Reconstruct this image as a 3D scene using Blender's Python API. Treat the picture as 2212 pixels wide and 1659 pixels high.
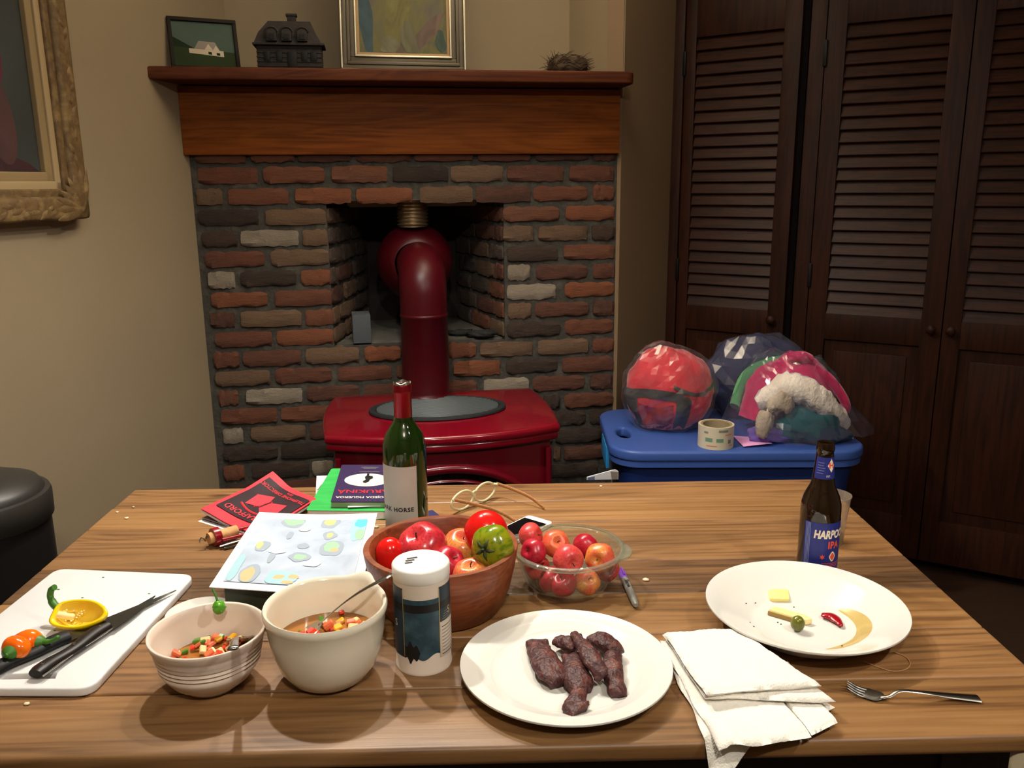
import bpy, bmesh, math, random
from mathutils import Vector, Matrix, noise, Euler
random.seed(7)
SC = bpy.context.scene
COL = SC.collection
for o in list(bpy.data.objects): bpy.data.objects.remove(o, do_unlink=True)

# ------------------------------------------------------------------ camera
FPX = 1850.0
PITCH, ROLL = math.radians(13.2), math.radians(0.5)
CAM = Vector((0, 0, 1.38))
FW = Vector((0, math.cos(PITCH), -math.sin(PITCH)))
_r0 = Vector((1, 0, 0)); _u0 = Vector((0, math.sin(PITCH), math.cos(PITCH)))
RT = _r0*math.cos(ROLL) - _u0*math.sin(ROLL)
UP = _r0*math.sin(ROLL) + _u0*math.cos(ROLL)
cd = bpy.data.cameras.new('camera'); cam = bpy.data.objects.new('camera', cd); COL.objects.link(cam)
cd.sensor_fit = 'HORIZONTAL'; cd.sensor_width = 36.0; cd.lens = 36.0*FPX/2212; cd.clip_start = .02; cd.clip_end = 50
M = Matrix((RT, UP, -FW)).transposed().to_4x4(); M.translation = CAM
cam.matrix_world = M
SC.camera = cam

# ------------------------------------------------------------------ world, lamps, exposure
wd = bpy.data.worlds.new('world'); SC.world = wd; wd.use_nodes = True
wd.node_tree.nodes['Background'].inputs[0].default_value = (1, .85, .68, 1)
wd.node_tree.nodes['Background'].inputs[1].default_value = 0.004
SC.view_settings.view_transform = 'Standard'; SC.view_settings.look = 'None'
SC.view_settings.gamma = 1.0; SC.view_settings.use_curve_mapping = False
SC.view_settings.exposure = 0.0
def lamp(name, loc, power, radius, color=(1, .93, .82)):
    l = bpy.data.lights.new(name, 'POINT'); l.energy = power; l.shadow_soft_size = radius; l.color = color
    o = bpy.data.objects.new(name, l); o.location = loc; COL.objects.link(o); return o
def shaded(name, loc, power, radius, size, aim=(0, 0, -1), color=(1, .95, .87)):
    # spot aimed along aim: shaded bulbs, and the added upward fill
    l = bpy.data.lights.new(name, 'SPOT'); l.energy = power; l.shadow_soft_size = radius; l.color = color
    l.spot_size = math.radians(size); l.spot_blend = 1.0
    o = bpy.data.objects.new(name, l); o.location = loc; o.rotation_euler = Vector(aim).to_track_quat('-Z', 'Y').to_euler(); COL.objects.link(o); return o
shaded('pendant_bulb', (-.50, 1.66, 2.06), 70, .020, 150, (.30, -.12, -1))
shaded('pendant_bulb', (-.20, 1.82, 2.06), 36, .020, 160, (.1, -.05, -1))
shaded('kitchen_spot', (1.15, .34, 2.30), 54, .028, 95, (-.75, .75, -1.5))
shaded('pendant_uplight', (.0, 2.15, 2.10), 165, .03, 165, (0, .12, 1))  # added fill, no fixture known: brightens the upper walls via ceiling bounce
lamp('kitchen_bulb', (.10, -.35, 2.30), 52, .028, (1, .95, .87))

# ------------------------------------------------------------------ helpers
def lin(c):
    c = c/255.0
    return c/12.92 if c <= .04045 else ((c+.055)/1.055)**2.4
def S(r, g, b): return (lin(r), lin(g), lin(b), 1)
def ray(px, py): return FW + RT*((px-1106)/FPX) - UP*((py-829.5)/FPX)
def atz(px, py, z):
    d = ray(px, py); t = (z-CAM.z)/d.z; return CAM + d*t
def atpl(px, py, p0, n):
    d = ray(px, py); t = (p0-CAM).dot(n)/d.dot(n); return CAM + d*t
TZ = 0.75
def T(px, py, h=0.0): return atz(px, py, TZ+h)

def tag(o, label=None, cat=None, group=None, kind=None):
    if label: o['label'] = label
    if cat: o['category'] = cat
    if group: o['group'] = group
    if kind: o['kind'] = kind
    return o
def thing(name, label, cat, loc=(0, 0, 0), rotz=0.0, group=None, rot=None):
    o = bpy.data.objects.new(name, None); COL.objects.link(o)
    o.empty_display_size = .05
    o.location = loc; o.rotation_euler = rot if rot else (0, 0, rotz)
    return tag(o, label, cat, group)
def link(name, me, mats, parent=None, smooth=True):
    if not isinstance(mats, (list, tuple)): mats = [mats]
    for m in mats: me.materials.append(m)
    if smooth:
        for p in me.polygons: p.use_smooth = True
    o = bpy.data.objects.new(name, me); COL.objects.link(o)
    if parent: o.parent = parent
    return o
def from_bm(name, bm, mats, parent=None, smooth=True, auto=None):
    bmesh.ops.recalc_face_normals(bm, faces=bm.faces)
    me = bpy.data.meshes.new(name); bm.to_mesh(me); bm.free()
    o = link(name, me, mats, parent, smooth)
    if auto: sharp(me, auto)
    return o
def sharp(me, deg=35):
    bm = bmesh.new(); bm.from_mesh(me)
    a = math.radians(deg)
    for e in bm.edges:
        if len(e.link_faces) == 2 and e.calc_face_angle(0) > a: e.smooth = False
    bm.to_mesh(me); bm.free()
def add_box(bm, size, c=(0, 0, 0), bevel=0.0, rot=None, seg=2, mat=0):
    r = bmesh.ops.create_cube(bm, size=1.0)
    vs = r['verts']
    for v in vs: v.co = Vector((v.co.x*size[0], v.co.y*size[1], v.co.z*size[2]))
    if bevel > 0:
        es = list({e for v in vs for e in v.link_edges})
        rb = bmesh.ops.bevel(bm, geom=es, offset=bevel, segments=seg, affect='EDGES', profile=.6)
        vs = list({v for f in rb['faces'] for v in f.verts} | {v for v in vs if v.is_valid})
    m = Matrix.Translation(Vector(c)) @ (rot.to_matrix().to_4x4() if rot else Matrix())
    for v in vs: v.co = m @ v.co
    for f in {f for v in vs for f in v.link_faces}: f.material_index = mat
    return vs
def box(name, size, c, mat, parent=None, bevel=0.0, rot=None, seg=2):
    bm = bmesh.new(); add_box(bm, size, (0, 0, 0), bevel, None, seg)
    o = from_bm(name, bm, mat, parent, smooth=bevel > 0, auto=40 if bevel > 0 else None)
    o.location = c
    if rot: o.rotation_euler = rot
    return o
def add_lathe(bm, prof, seg=48, c=(0, 0, 0), mat=0, fn=None):
    rings = []
    for r, z in prof:
        if r < 1e-6: rings.append([bm.verts.new(Vector(c)+Vector((0, 0, z)))])
        else:
            ring = []
            for i in range(seg):
                a = 2*math.pi*i/seg
                p = Vector((r*math.cos(a), r*math.sin(a), z))
                if fn: p = fn(p, a)
                ring.append(bm.verts.new(Vector(c)+p))
            rings.append(ring)
    for a, b in zip(rings[:-1], rings[1:]):
        for i in range(seg):
            j = (i+1) % seg
            if len(a) == 1 and len(b) == 1: continue
            if len(a) == 1: f = bm.faces.new((a[0], b[i], b[j]))
            elif len(b) == 1: f = bm.faces.new((a[i], b[0], a[j]))
            else: f = bm.faces.new((a[i], b[i], b[j], a[j]))
            f.material_index = mat
def lathe(name, prof, mat, parent=None, seg=48, auto=50, fn=None):
    bm = bmesh.new(); add_lathe(bm, prof, seg, fn=fn)
    return from_bm(name, bm, mat, parent, True, auto)
def smooth_pts(pts, n=6, closed=False):
    P = [Vector(p) for p in pts]; out = []
    N = len(P)
    rng = range(N if closed else N-1)
    for i in rng:
        p0 = P[(i-1) % N] if (closed or i > 0) else P[i]
        p1 = P[i]; p2 = P[(i+1) % N]
        p3 = P[(i+2) % N] if (closed or i+2 < N) else P[(i+1) % N]
        for k in range(n):
            t = k/n; t2 = t*t; t3 = t2*t
            out.append(.5*((2*p1)+(-p0+p2)*t+(2*p0-5*p1+4*p2-p3)*t2+(-p0+3*p1-3*p2+p3)*t3))
    if not closed: out.append(P[-1].copy())
    return out
def add_tube(bm, pts, rad, seg=8, closed=False, mat=0, flat=None, upv=None):
    """rad: number or list; flat=(a,b): elliptical section a (side) b (up)"""
    P = [Vector(p) for p in pts]; n = len(P)
    R = rad if isinstance(rad, (list, tuple)) else [rad]*n
    rings = []; prev = None
    for i, p in enumerate(P):
        if closed: d = P[(i+1) % n]-P[(i-1) % n]
        else: d = P[min(i+1, n-1)]-P[max(i-1, 0)]
        if d.length < 1e-9: d = Vector((0, 0, 1))
        d.normalize()
        if upv is not None: ref = Vector(upv)
        else: ref = prev if prev is not None else (Vector((0, 0, 1)) if abs(d.z) < .9 else Vector((1, 0, 0)))
        b = ref - d*ref.dot(d)
        if b.length < 1e-6: b = d.orthogonal()
        b.normalize(); prev = b
        s = d.cross(b)
        fa, fb = (flat if flat else (1, 1))
        if flat and isinstance(flat[0], (list, tuple)): fa, fb = flat[i]
        rings.append([bm.verts.new(p + (s*math.cos(2*math.pi*k/seg)*fa + b*math.sin(2*math.pi*k/seg)*fb)*R[i]) for k in range(seg)])
    m = n if closed else n-1
    for i in range(m):
        a, b2 = rings[i], rings[(i+1) % n]
        for k in range(seg):
            j = (k+1) % seg
            f = bm.faces.new((a[k], a[j], b2[j], b2[k])); f.material_index = mat
    if not closed:
        f = bm.faces.new(list(reversed(rings[0]))); f.material_index = mat
        f = bm.faces.new(rings[-1]); f.material_index = mat
def tube(name, pts, rad, mat, parent=None, seg=8, closed=False, flat=None, upv=None):
    bm = bmesh.new(); add_tube(bm, pts, rad, seg, closed, 0, flat, upv)
    return from_bm(name, bm, mat, parent, True, 60)
def add_prism(bm, outer, z0, z1, holes=(), mat=0):
    loops = [outer]+list(holes); edges = []; allv = []
    for lp in loops:
        vs = [bm.verts.new((p[0], p[1], z0)) for p in lp]
        allv += vs
        for i in range(len(vs)): edges.append(bm.edges.new((vs[i], vs[(i+1) % len(vs)])))
    r = bmesh.ops.triangle_fill(bm, use_beauty=True, use_dissolve=False, edges=edges)
    fs = [g for g in r['geom'] if isinstance(g, bmesh.types.BMFace)]
    e = bmesh.ops.extrude_face_region(bm, geom=fs)
    for v in [g for g in e['geom'] if isinstance(g, bmesh.types.BMVert)]: v.co.z = z1
    for f in bm.faces: f.material_index = f.material_index
    return fs
def prism(name, outer, z0, z1, mat, parent=None, holes=(), bevel=0.0, seg=2):
    bm = bmesh.new(); add_prism(bm, outer, z0, z1, holes)
    bmesh.ops.recalc_face_normals(bm, faces=bm.faces)
    if bevel > 0:
        es = [e for e in bm.edges if len(e.link_faces) == 2 and e.calc_face_angle(0) > 1.0 and abs(e.verts[0].co.z-e.verts[1].co.z) < 1e-7]
        bmesh.ops.bevel(bm, geom=es, offset=bevel, segments=seg, affect='EDGES', profile=.5)
    return from_bm(name, bm, mat, parent, True, 35)
def rrect(w, d, r, n=6, c=(0, 0)):
    pts = []
    for cx, cy, a0 in ((w/2-r, d/2-r, 0), (-w/2+r, d/2-r, 90), (-w/2+r, -d/2+r, 180), (w/2-r, -d/2+r, 270)):
        for k in range(n+1):
            a = math.radians(a0+90*k/n); pts.append((c[0]+cx+r*math.cos(a), c[1]+cy+r*math.sin(a)))
    return pts
def rpoly(pts, r, n=5):
    out = []; N = len(pts)
    for i in range(N):
        p = Vector(pts[i]).to_2d() if len(pts[i]) > 2 else Vector(pts[i]); a = Vector(pts[i-1][:2]); b = Vector(pts[(i+1) % N][:2]); p = Vector(pts[i][:2])
        da = (a-p).normalized(); db = (b-p).normalized()
        for k in range(n+1):
            t = k/n
            q0 = p+da*r; q1 = p+db*r
            out.append(tuple(q0*(1-t)**2+p*2*t*(1-t)+q1*t*t))
    return out
def sheet(name, fn, nu, nv, mat, parent=None, thick=0.0, smooth=True):
    bm = bmesh.new()
    V = [[bm.verts.new(fn(i/nu, j/nv)) for i in range(nu+1)] for j in range(nv+1)]
    for j in range(nv):
        for i in range(nu): bm.faces.new((V[j][i], V[j][i+1], V[j+1][i+1], V[j+1][i]))
    uvl = bm.loops.layers.uv.new('UVMap')
    for j in range(nv):
        for i in range(nu): pass
    idx = {}
    for j in range(nv+1):
        for i in range(nu+1): idx[V[j][i]] = (i/nu, j/nv)
    for f in bm.faces:
        for l in f.loops: l[uvl].uv = idx[l.vert]
    if thick:
        # second skin below along the local normals, joined by a rim
        bm.normal_update()
        B = [[bm.verts.new(V[j][i].co - V[j][i].normal*thick*(1 if V[j][i].normal.z >= 0 else -1)) for i in range(nu+1)] for j in range(nv+1)]
        for j in range(nv):
            for i in range(nu): bm.faces.new((B[j][i], B[j+1][i], B[j+1][i+1], B[j][i+1]))
        for i in range(nu):
            bm.faces.new((V[0][i], B[0][i], B[0][i+1], V[0][i+1])); bm.faces.new((V[nv][i], V[nv][i+1], B[nv][i+1], B[nv][i]))
        for j in range(nv):
            bm.faces.new((V[j][0], V[j+1][0], B[j+1][0], B[j][0])); bm.faces.new((V[j][nu], B[j][nu], B[j+1][nu], V[j+1][nu]))
    o = from_bm(name, bm, mat, parent, smooth, 50)
    return o
def blob(name, mat, parent=None, scale=(1, 1, 1), amp=.1, freq=2.0, seed=0, u=40, v=24, floor=None, fn=None, oct=3, smooth=True):
    bm = bmesh.new(); bmesh.ops.create_uvsphere(bm, u_segments=u, v_segments=v, radius=1.0)
    so = Vector((seed*7.3, seed*3.1, seed*1.7))
    for ve in bm.verts:
        d = ve.co.normalized()
        k = 1+amp*noise.fractal(d*freq+so, 1.0, 2.0, oct)
        if fn: k *= fn(d)
        ve.co = Vector((d.x*scale[0]*k, d.y*scale[1]*k, d.z*scale[2]*k))
        if floor is not None and ve.co.z < floor: ve.co.z = floor
    return from_bm(name, bm, mat, parent, smooth)
_tc = {}
def text_mesh(body, size, ext=0.0, font_shear=0.0, bold=0.0, align='CENTER', spacing=1.0):
    cu = bpy.data.curves.new('txt', 'FONT'); cu.body = body; cu.size = size; cu.extrude = ext; cu.shear = font_shear
    cu.align_x = align; cu.align_y = 'CENTER'; cu.offset = bold; cu.space_character = spacing; cu.resolution_u = 3
    ob = bpy.data.objects.new('txt', cu); COL.objects.link(ob)
    dg = bpy.context.evaluated_depsgraph_get()
    me = bpy.data.meshes.new_from_object(ob.evaluated_get(dg))
    bpy.data.objects.remove(ob); return me
def text(name, body, size, mat, parent, loc, rot=(0, 0, 0), **k):
    me = text_mesh(body, size, **k); me.materials.clear()
    o = link(name, me, mat, parent, False); o.location = loc; o.rotation_euler = rot
    return o
def text_cyl(name, body, size, mat, parent, radius, z, ang, rfn=None, xs=1.0, **k):
    """letters wrapped round a vertical cylinder, centred at angle ang (radians, outward direction)"""
    me = text_mesh(body, size, **k); me.materials.clear()
    for v in me.vertices:
        zz = z+v.co.y
        r = rfn(zz) if rfn else radius
        a = ang + v.co.x*xs/r
        v.co = Vector((r*math.cos(a), r*math.sin(a), zz))
    return link(name, me, mat, parent, False)
def cyl_patch(name, mat, parent, rfn, z0, z1, a0, a1, na=24, nz=6, edge=None):
    bm = bmesh.new(); V = []
    for j in range(nz+1):
        row = []
        for i in range(na+1):
            a = a0+(a1-a0)*i/na; t = j/nz
            zz = z0+(z1-z0)*t
            if edge: zz = edge(i/na, t, zz)
            r = rfn(zz); row.append(bm.verts.new((r*math.cos(a), r*math.sin(a), zz)))
        V.append(row)
    for j in range(nz):
        for i in range(na): bm.faces.new((V[j][i], V[j][i+1], V[j+1][i+1], V[j+1][i]))
    return from_bm(name, bm, mat, parent, True)
def copy_tree(o, parent=None):
    c = o.copy(); COL.objects.link(c)
    if parent: c.parent = parent
    for ch in list(o.children): copy_tree(ch, c)
    return c

# ------------------------------------------------------------------ materials
MT = {}
def mat(name, col=(.5, .5, .5, 1), rough=.5, metal=0.0, spec=.5, var=None, vscale=8.0, vstretch=(1, 1, 1), bump=0.0, bscale=60.0,
        trans=0.0, ior=1.45, coat=0.0, sheen=0.0, rvar=0.0, sss=0.0):
    if name in MT: return MT[name]
    m = bpy.data.materials.new(name); m.use_nodes = True
    nt = m.node_tree; b = nt.nodes['Principled BSDF']
    b.inputs['Base Color'].default_value = col; b.inputs['Roughness'].default_value = rough
    b.inputs['Metallic'].default_value = metal; b.inputs['Specular IOR Level'].default_value = spec
    b.inputs['IOR'].default_value = ior; b.inputs['Transmission Weight'].default_value = trans
    b.inputs['Coat Weight'].default_value = coat; b.inputs['Coat Roughness'].default_value = .08
    b.inputs['Sheen Weight'].default_value = sheen
    if sss:
        b.inputs['Subsurface Weight'].default_value = sss; b.inputs['Subsurface Radius'].default_value = (.01, .006, .003); b.inputs['Subsurface Scale'].default_value = .6
    tc = mp = None
    if var or bump or rvar:
        tc = nt.nodes.new('ShaderNodeTexCoord'); mp = nt.nodes.new('ShaderNodeMapping')
        mp.inputs['Scale'].default_value = vstretch
        nt.links.new(tc.outputs['Object'], mp.inputs['Vector'])
    if var:
        nz = nt.nodes.new('ShaderNodeTexNoise'); nz.inputs['Scale'].default_value = vscale; nz.inputs['Detail'].default_value = 6
        nt.links.new(mp.outputs[0], nz.inputs['Vector'])
        cr = nt.nodes.new('ShaderNodeValToRGB'); el = cr.color_ramp.elements
        cols = [col]+list(var) if isinstance(var, (list, tuple)) and isinstance(var[0], (list, tuple)) else [col, var]
        el[0].position = .32; el[0].color = cols[0]; el[1].position = .68; el[1].color = cols[-1]
        for i, c in enumerate(cols[1:-1]):
            e = el.new(.32+.36*(i+1)/(len(cols)-1)); e.color = c
        nt.links.new(nz.outputs[0], cr.inputs[0]); nt.links.new(cr.outputs[0], b.inputs['Base Color'])
    if bump:
        n2 = nt.nodes.new('ShaderNodeTexNoise'); n2.inputs['Scale'].default_value = bscale; n2.inputs['Detail'].default_value = 4
        nt.links.new(mp.outputs[0], n2.inputs['Vector'])
        bp = nt.nodes.new('ShaderNodeBump'); bp.inputs['Strength'].default_value = bump; bp.inputs['Distance'].default_value = .004
        nt.links.new(n2.outputs[0], bp.inputs['Height']); nt.links.new(bp.outputs[0], b.inputs['Normal'])
    MT[name] = m; return m
def wood(name, dark, mid, light, rough=.45, along='X', scale=1.0, knots=0.0, stain=.35, bump=.25, coat=0.0, spec=.5):
    if name in MT: return MT[name]
    m = bpy.data.materials.new(name); m.use_nodes = True; nt = m.node_tree; b = nt.nodes['Principled BSDF']
    L = nt.links.new; N = nt.nodes.new
    tc = N('ShaderNodeTexCoord'); oi = N('ShaderNodeObjectInfo')
    ad = N('ShaderNodeVectorMath'); ad.operation = 'ADD'
    ml = N('ShaderNodeVectorMath'); ml.operation = 'SCALE'; ml.inputs['Scale'].default_value = 13.0
    cb = N('ShaderNodeCombineXYZ')
    for i in range(3): L(oi.outputs['Random'], cb.inputs[i])
    L(cb.outputs[0], ml.inputs[0]); L(tc.outputs['Object'], ad.inputs[0]); L(ml.outputs[0], ad.inputs[1])
    mp = N('ShaderNodeMapping'); s = {'X': (1.1, 9, 9), 'Z': (9, 9, 1.1), 'Y': (9, 1.1, 9)}[along]
    mp.inputs['Scale'].default_value = [v*scale for v in s]
    L(ad.outputs[0], mp.inputs[0])
    n1 = N('ShaderNodeTexNoise'); n1.inputs['Scale'].default_value = 1.1; n1.inputs['Detail'].default_value = 3; n1.inputs['Distortion'].default_value = 1.2
    L(mp.outputs[0], n1.inputs['Vector'])
    # rings: sin of the stretched noise gives the cathedral grain
    mm = N('ShaderNodeMath'); mm.operation = 'MULTIPLY'; mm.inputs[1].default_value = 46; L(n1.outputs[0], mm.inputs[0])
    sn = N('ShaderNodeMath'); sn.operation = 'SINE'; L(mm.outputs[0], sn.inputs[0])
    mp2 = N('ShaderNodeMapping'); mp2.inputs['Scale'].default_value = [v*scale for v in {'X': (3, 90, 90), 'Z': (90, 90, 3), 'Y': (90, 3, 90)}[along]]
    L(ad.outputs[0], mp2.inputs[0])
    n2 = N('ShaderNodeTexNoise'); n2.inputs['Scale'].default_value = 1.6; n2.inputs['Detail'].default_value = 5; L(mp2.outputs[0], n2.inputs['Vector'])
    a1 = N('ShaderNodeMath'); a1.operation = 'MULTIPLY_ADD'; a1.inputs[1].default_value = .11; L(sn.outputs[0], a1.inputs[0]); L(n2.outputs[0], a1.inputs[2])
    cr = N('ShaderNodeValToRGB'); el = cr.color_ramp.elements
    el[0].position = .27; el[0].color = dark; el[1].position = .72; el[1].color = light
    e = el.new(.47); e.color = mid
    L(a1.outputs[0], cr.inputs[0])
    n3 = N('ShaderNodeTexNoise'); n3.inputs['Scale'].default_value = 1.3; n3.inputs['Detail'].default_value = 6
    mp3 = N('ShaderNodeMapping'); mp3.inputs['Scale'].default_value = [v*scale for v in {'X': (1.6, 5, 5), 'Z': (5, 5, 1.6), 'Y': (5, 1.6, 5)}[along]]
    L(ad.outputs[0], mp3.inputs[0]); L(mp3.outputs[0], n3.inputs['Vector'])
    c3 = N('ShaderNodeValToRGB'); c3.color_ramp.elements[0].position = .30; c3.color_ramp.elements[0].color = (1-stain, 1-stain, 1-stain, 1)
    c3.color_ramp.elements[1].position = .62; c3.color_ramp.elements[1].color = (1.0, 1.0, 1.0, 1)
    L(n3.outputs[0], c3.inputs[0])
    mx = N('ShaderNodeMixRGB'); mx.blend_type = 'MULTIPLY'; mx.inputs[0].default_value = 1; L(cr.outputs[0], mx.inputs[1]); L(c3.outputs[0], mx.inputs[2])
    out = mx.outputs[0]
    if knots:
        vo = N('ShaderNodeTexVoronoi'); vo.inputs['Scale'].default_value = knots
        mp4 = N('ShaderNodeMapping'); mp4.inputs['Scale'].default_value = {'X': (1, 2.2, 2.2), 'Z': (2.2, 2.2, 1), 'Y': (2.2, 1, 2.2)}[along]
        L(ad.outputs[0], mp4.inputs[0]); L(mp4.outputs[0], vo.inputs['Vector'])
        c4 = N('ShaderNodeValToRGB'); c4.color_ramp.elements[0].position = .03; c4.color_ramp.elements[0].color = (.25, .2, .18, 1)
        c4.color_ramp.elements[1].position = .10; c4.color_ramp.elements[1].color = (1, 1, 1, 1); L(vo.outputs['Distance'], c4.inputs[0])
        m2 = N('ShaderNodeMixRGB'); m2.blend_type = 'MULTIPLY'; m2.inputs[0].default_value = .8; L(out, m2.inputs[1]); L(c4.outputs[0], m2.inputs[2]); out = m2.outputs[0]
    L(out, b.inputs['Base Color']); b.inputs['Roughness'].default_value = rough; b.inputs['Coat Weight'].default_value = coat
    b.inputs['Specular IOR Level'].default_value = spec
    b.inputs['Coat Roughness'].default_value = .15
    bp = N('ShaderNodeBump'); bp.inputs['Strength'].default_value = bump; bp.inputs['Distance'].default_value = .002
    L(a1.outputs[0], bp.inputs['Height']); L(bp.outputs[0], b.inputs['Normal'])
    MT[name] = m; return m
def film(name, tint=(1, 1, 1, 1), haze=.10, gloss_ior=1.5, rough=.06, hazecol=(.8, .8, .85, 1), bump=0.0):
    """thin clear sheet: mostly straight-through, Fresnel gloss, a little milky scatter"""
    if name in MT: return MT[name]
    m = bpy.data.materials.new(name); m.use_nodes = True; nt = m.node_tree; nt.nodes.clear(); N = nt.nodes.new; L = nt.links.new
    out = N('ShaderNodeOutputMaterial'); tr = N('ShaderNodeBsdfTransparent'); tr.inputs[0].default_value = tint
    gl = N('ShaderNodeBsdfGlossy'); gl.inputs['Roughness'].default_value = rough
    df = N('ShaderNodeBsdfDiffuse'); df.inputs[0].default_value = hazecol
    # facing-based gloss, the same from both sides of the sheet
    lw = N('ShaderNodeLayerWeight'); lw.inputs[0].default_value = .5
    pw = N('ShaderNodeMath'); pw.operation = 'POWER'; pw.inputs[1].default_value = 4.0
    L(lw.outputs['Facing'], pw.inputs[0])
    fr = N('ShaderNodeMath'); fr.operation = 'MULTIPLY_ADD'; fr.inputs[1].default_value = .55; fr.inputs[2].default_value = (gloss_ior-1)*.14; L(pw.outputs[0], fr.inputs[0])
    m1 = N('ShaderNodeMixShader'); m1.inputs[0].default_value = haze; L(tr.outputs[0], m1.inputs[1]); L(df.outputs[0], m1.inputs[2])
    m2 = N('ShaderNodeMixShader'); L(fr.outputs[0], m2.inputs[0]); L(m1.outputs[0], m2.inputs[1]); L(gl.outputs[0], m2.inputs[2])
    if bump:
        tc = N('ShaderNodeTexCoord'); nz = N('ShaderNodeTexNoise'); nz.inputs['Scale'].default_value = 22; nz.inputs['Detail'].default_value = 4; nz.inputs['Distortion'].default_value = 1.5
        L(tc.outputs['Object'], nz.inputs['Vector']); bp = N('ShaderNodeBump'); bp.inputs['Strength'].default_value = bump; bp.inputs['Distance'].default_value = .01
        L(nz.outputs[0], bp.inputs['Height']); L(bp.outputs[0], gl.inputs['Normal']); L(bp.outputs[0], lw.inputs['Normal'])
    L(m2.outputs[0], out.inputs['Surface']); MT[name] = m; return m

# ================================================================== THE ROOM
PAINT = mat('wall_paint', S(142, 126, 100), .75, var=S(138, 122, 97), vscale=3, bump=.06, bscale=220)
FLOORM = mat('floor_boards', S(46, 30, 20), .55, var=S(60, 40, 26), vscale=6, vstretch=(1, 8, 1))
CEILM = mat('ceiling_paint', S(190, 178, 158), .85)
MORTAR = mat('mortar', S(66, 63, 56), .95, var=[S(54, 51, 45), S(76, 72, 63)], vscale=22, bump=.8, bscale=90)
SOOT = mat('soot', S(30, 26, 24), .95, var=S(44, 36, 31), vscale=9, bump=.5, bscale=40)
BEAMW = wood('mantel_wood', S(92, 47, 15), S(112, 58, 18), S(124, 67, 22), rough=.6, spec=.12, scale=.9, knots=1.7, stain=.22, bump=.08)
SHELFW = wood('mantel_shelf_wood', S(64, 31, 15), S(80, 40, 21), S(90, 48, 26), rough=.6, spec=.12, scale=.9, stain=.25, bump=.08)

FA = math.radians(9)
FO = Vector((-.35, 2.9, 0)); FU = Vector((math.cos(FA), math.sin(FA), 0)); FWN = Vector((math.sin(FA), -math.cos(FA), 0))
def FZ(u, w, z): return FO + FU*u + FWN*w + Vector((0, 0, z))
def FPX_(px, py, off=0.0):
    p = atpl(px, py, FO+FWN*off, FWN); return (p-FO).dot(FU), p.z
UL, UR = -.6755, .7376            # ends of the brick face
OL, OR_, OB, OT = -.256, .333, .842, 1.327   # fireplace opening
NW = .28                          # depth of the niche over the mantel
LA = math.radians(12)
L0 = FZ(UL, 0, 0); LD = Vector((math.sin(LA), math.cos(LA), 0)); LN = Vector((math.cos(LA), -math.sin(LA), 0))
def wall_slab(name, a, b, z0, z1, m, thick=.1, side=1):
    """vertical slab whose visible face runs from a to b; thickness on the far side"""
    d = (b-a); d.z = 0; L = d.length; d.normalize()
    bm = bmesh.new(); add_box(bm, (L, thick, z1-z0), (L/2, side*thick/2, (z0+z1)/2))
    o = from_bm(name, bm, m, None, False); o.location = (a.x, a.y, 0); o.rotation_euler = (0, 0, math.atan2(d.y, d.x))
    return tag(o, kind='structure')
H = 2.45
nbl = atpl(490, 100, L0, LN); nbl.z = 0
NBR = FZ(.618, -NW, 0); PIER0 = FZ(UR, 0, 0)
wl_near = L0 - LD*4.9
wall_slab('wall_left', nbl+LD*.1, wl_near, 0, H, PAINT, .1, -1)
tl = (nbl-FO).dot(FU)
wall_slab('wall_back', FZ(tl-.02, -NW, 0), NBR, 1.3, H, PAINT, .1, 1)
wall_slab('wall_return', NBR, PIER0+(NBR-PIER0)*.004, 1.66, H, PAINT, .008, 1)
PA = math.radians(55)
PD = Vector((math.cos(PA), math.sin(PA), 0))
CE = atpl(1452, 300, PIER0, Vector((math.sin(PA), -math.cos(PA), 0))); CE.z = 0
PIERM = mat('wall_paint_brown', S(124, 102, 76), .75, var=S(120, 98, 73), vscale=3, bump=.06, bscale=220)  # pier coloured darker and browner than the other walls
wall_slab('wall_pier', PIER0, CE, 0, H, PIERM, .06, 1)
CA = math.radians(-30)
CDv = Vector((math.cos(CA), math.sin(CA), 0)); CNv = Vector((-math.sin(CA), math.cos(CA), 0))
CLOSETD = mat('closet_dark', S(24, 14, 10), .9)  # dark sheet close behind the doors, stands for the unlit closet interior
wall_slab('wall_closet', CE+CNv*.07, CE+CDv*2.3+CNv*.07, 0, H, CLOSETD, .05, 1)
wall_slab('wall_header', CE-CNv*.0, CE+CDv*2.3, 2.06, H, PAINT, .06, 1)
wall_slab('wall_right', CE+CDv*2.3, Vector((2.6, -1.9, 0)), 0, H, PAINT, .1, 1)
wall_slab('wall_rear', Vector((2.6, -1.9, 0)), Vector((wl_near.x-.2, -1.9, 0)), 0, H, PAINT, .1, 1)
bm = bmesh.new(); add_box(bm, (6.4, 7.2, .1), (.4, 1.0, -.05)); tag(from_bm('floor', bm, FLOORM, None, False), kind='structure')
bm = bmesh.new(); add_box(bm, (6.4, 7.2, .1), (.4, 1.0, H+.05)); tag(from_bm('ceiling', bm, CEILM, None, False), kind='structure')

# ------------------------------------------------------------------ brick fireplace wall
bm = bmesh.new()
def slab(u0, u1, y0, y1, z0, z1, m=0): add_box(bm, (u1-u0, y1-y0, z1-z0), ((u0+u1)/2, (y0+y1)/2, (z0+z1)/2), mat=m)
slab(UL, OL, .010, .14, 0, 1.69); slab(OR_, UR-.002, .010, .14, 0, 1.69)
slab(OL, OR_, .010, .14, OT, 1.69); slab(OL, OR_, .010, .56, 0, OB)
wf = from_bm('wall_fireplace', bm, [MORTAR, SOOT], None, False)
wf.location = FO; wf.rotation_euler = (0, 0, FA)
tag(wf, kind='structure')
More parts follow.
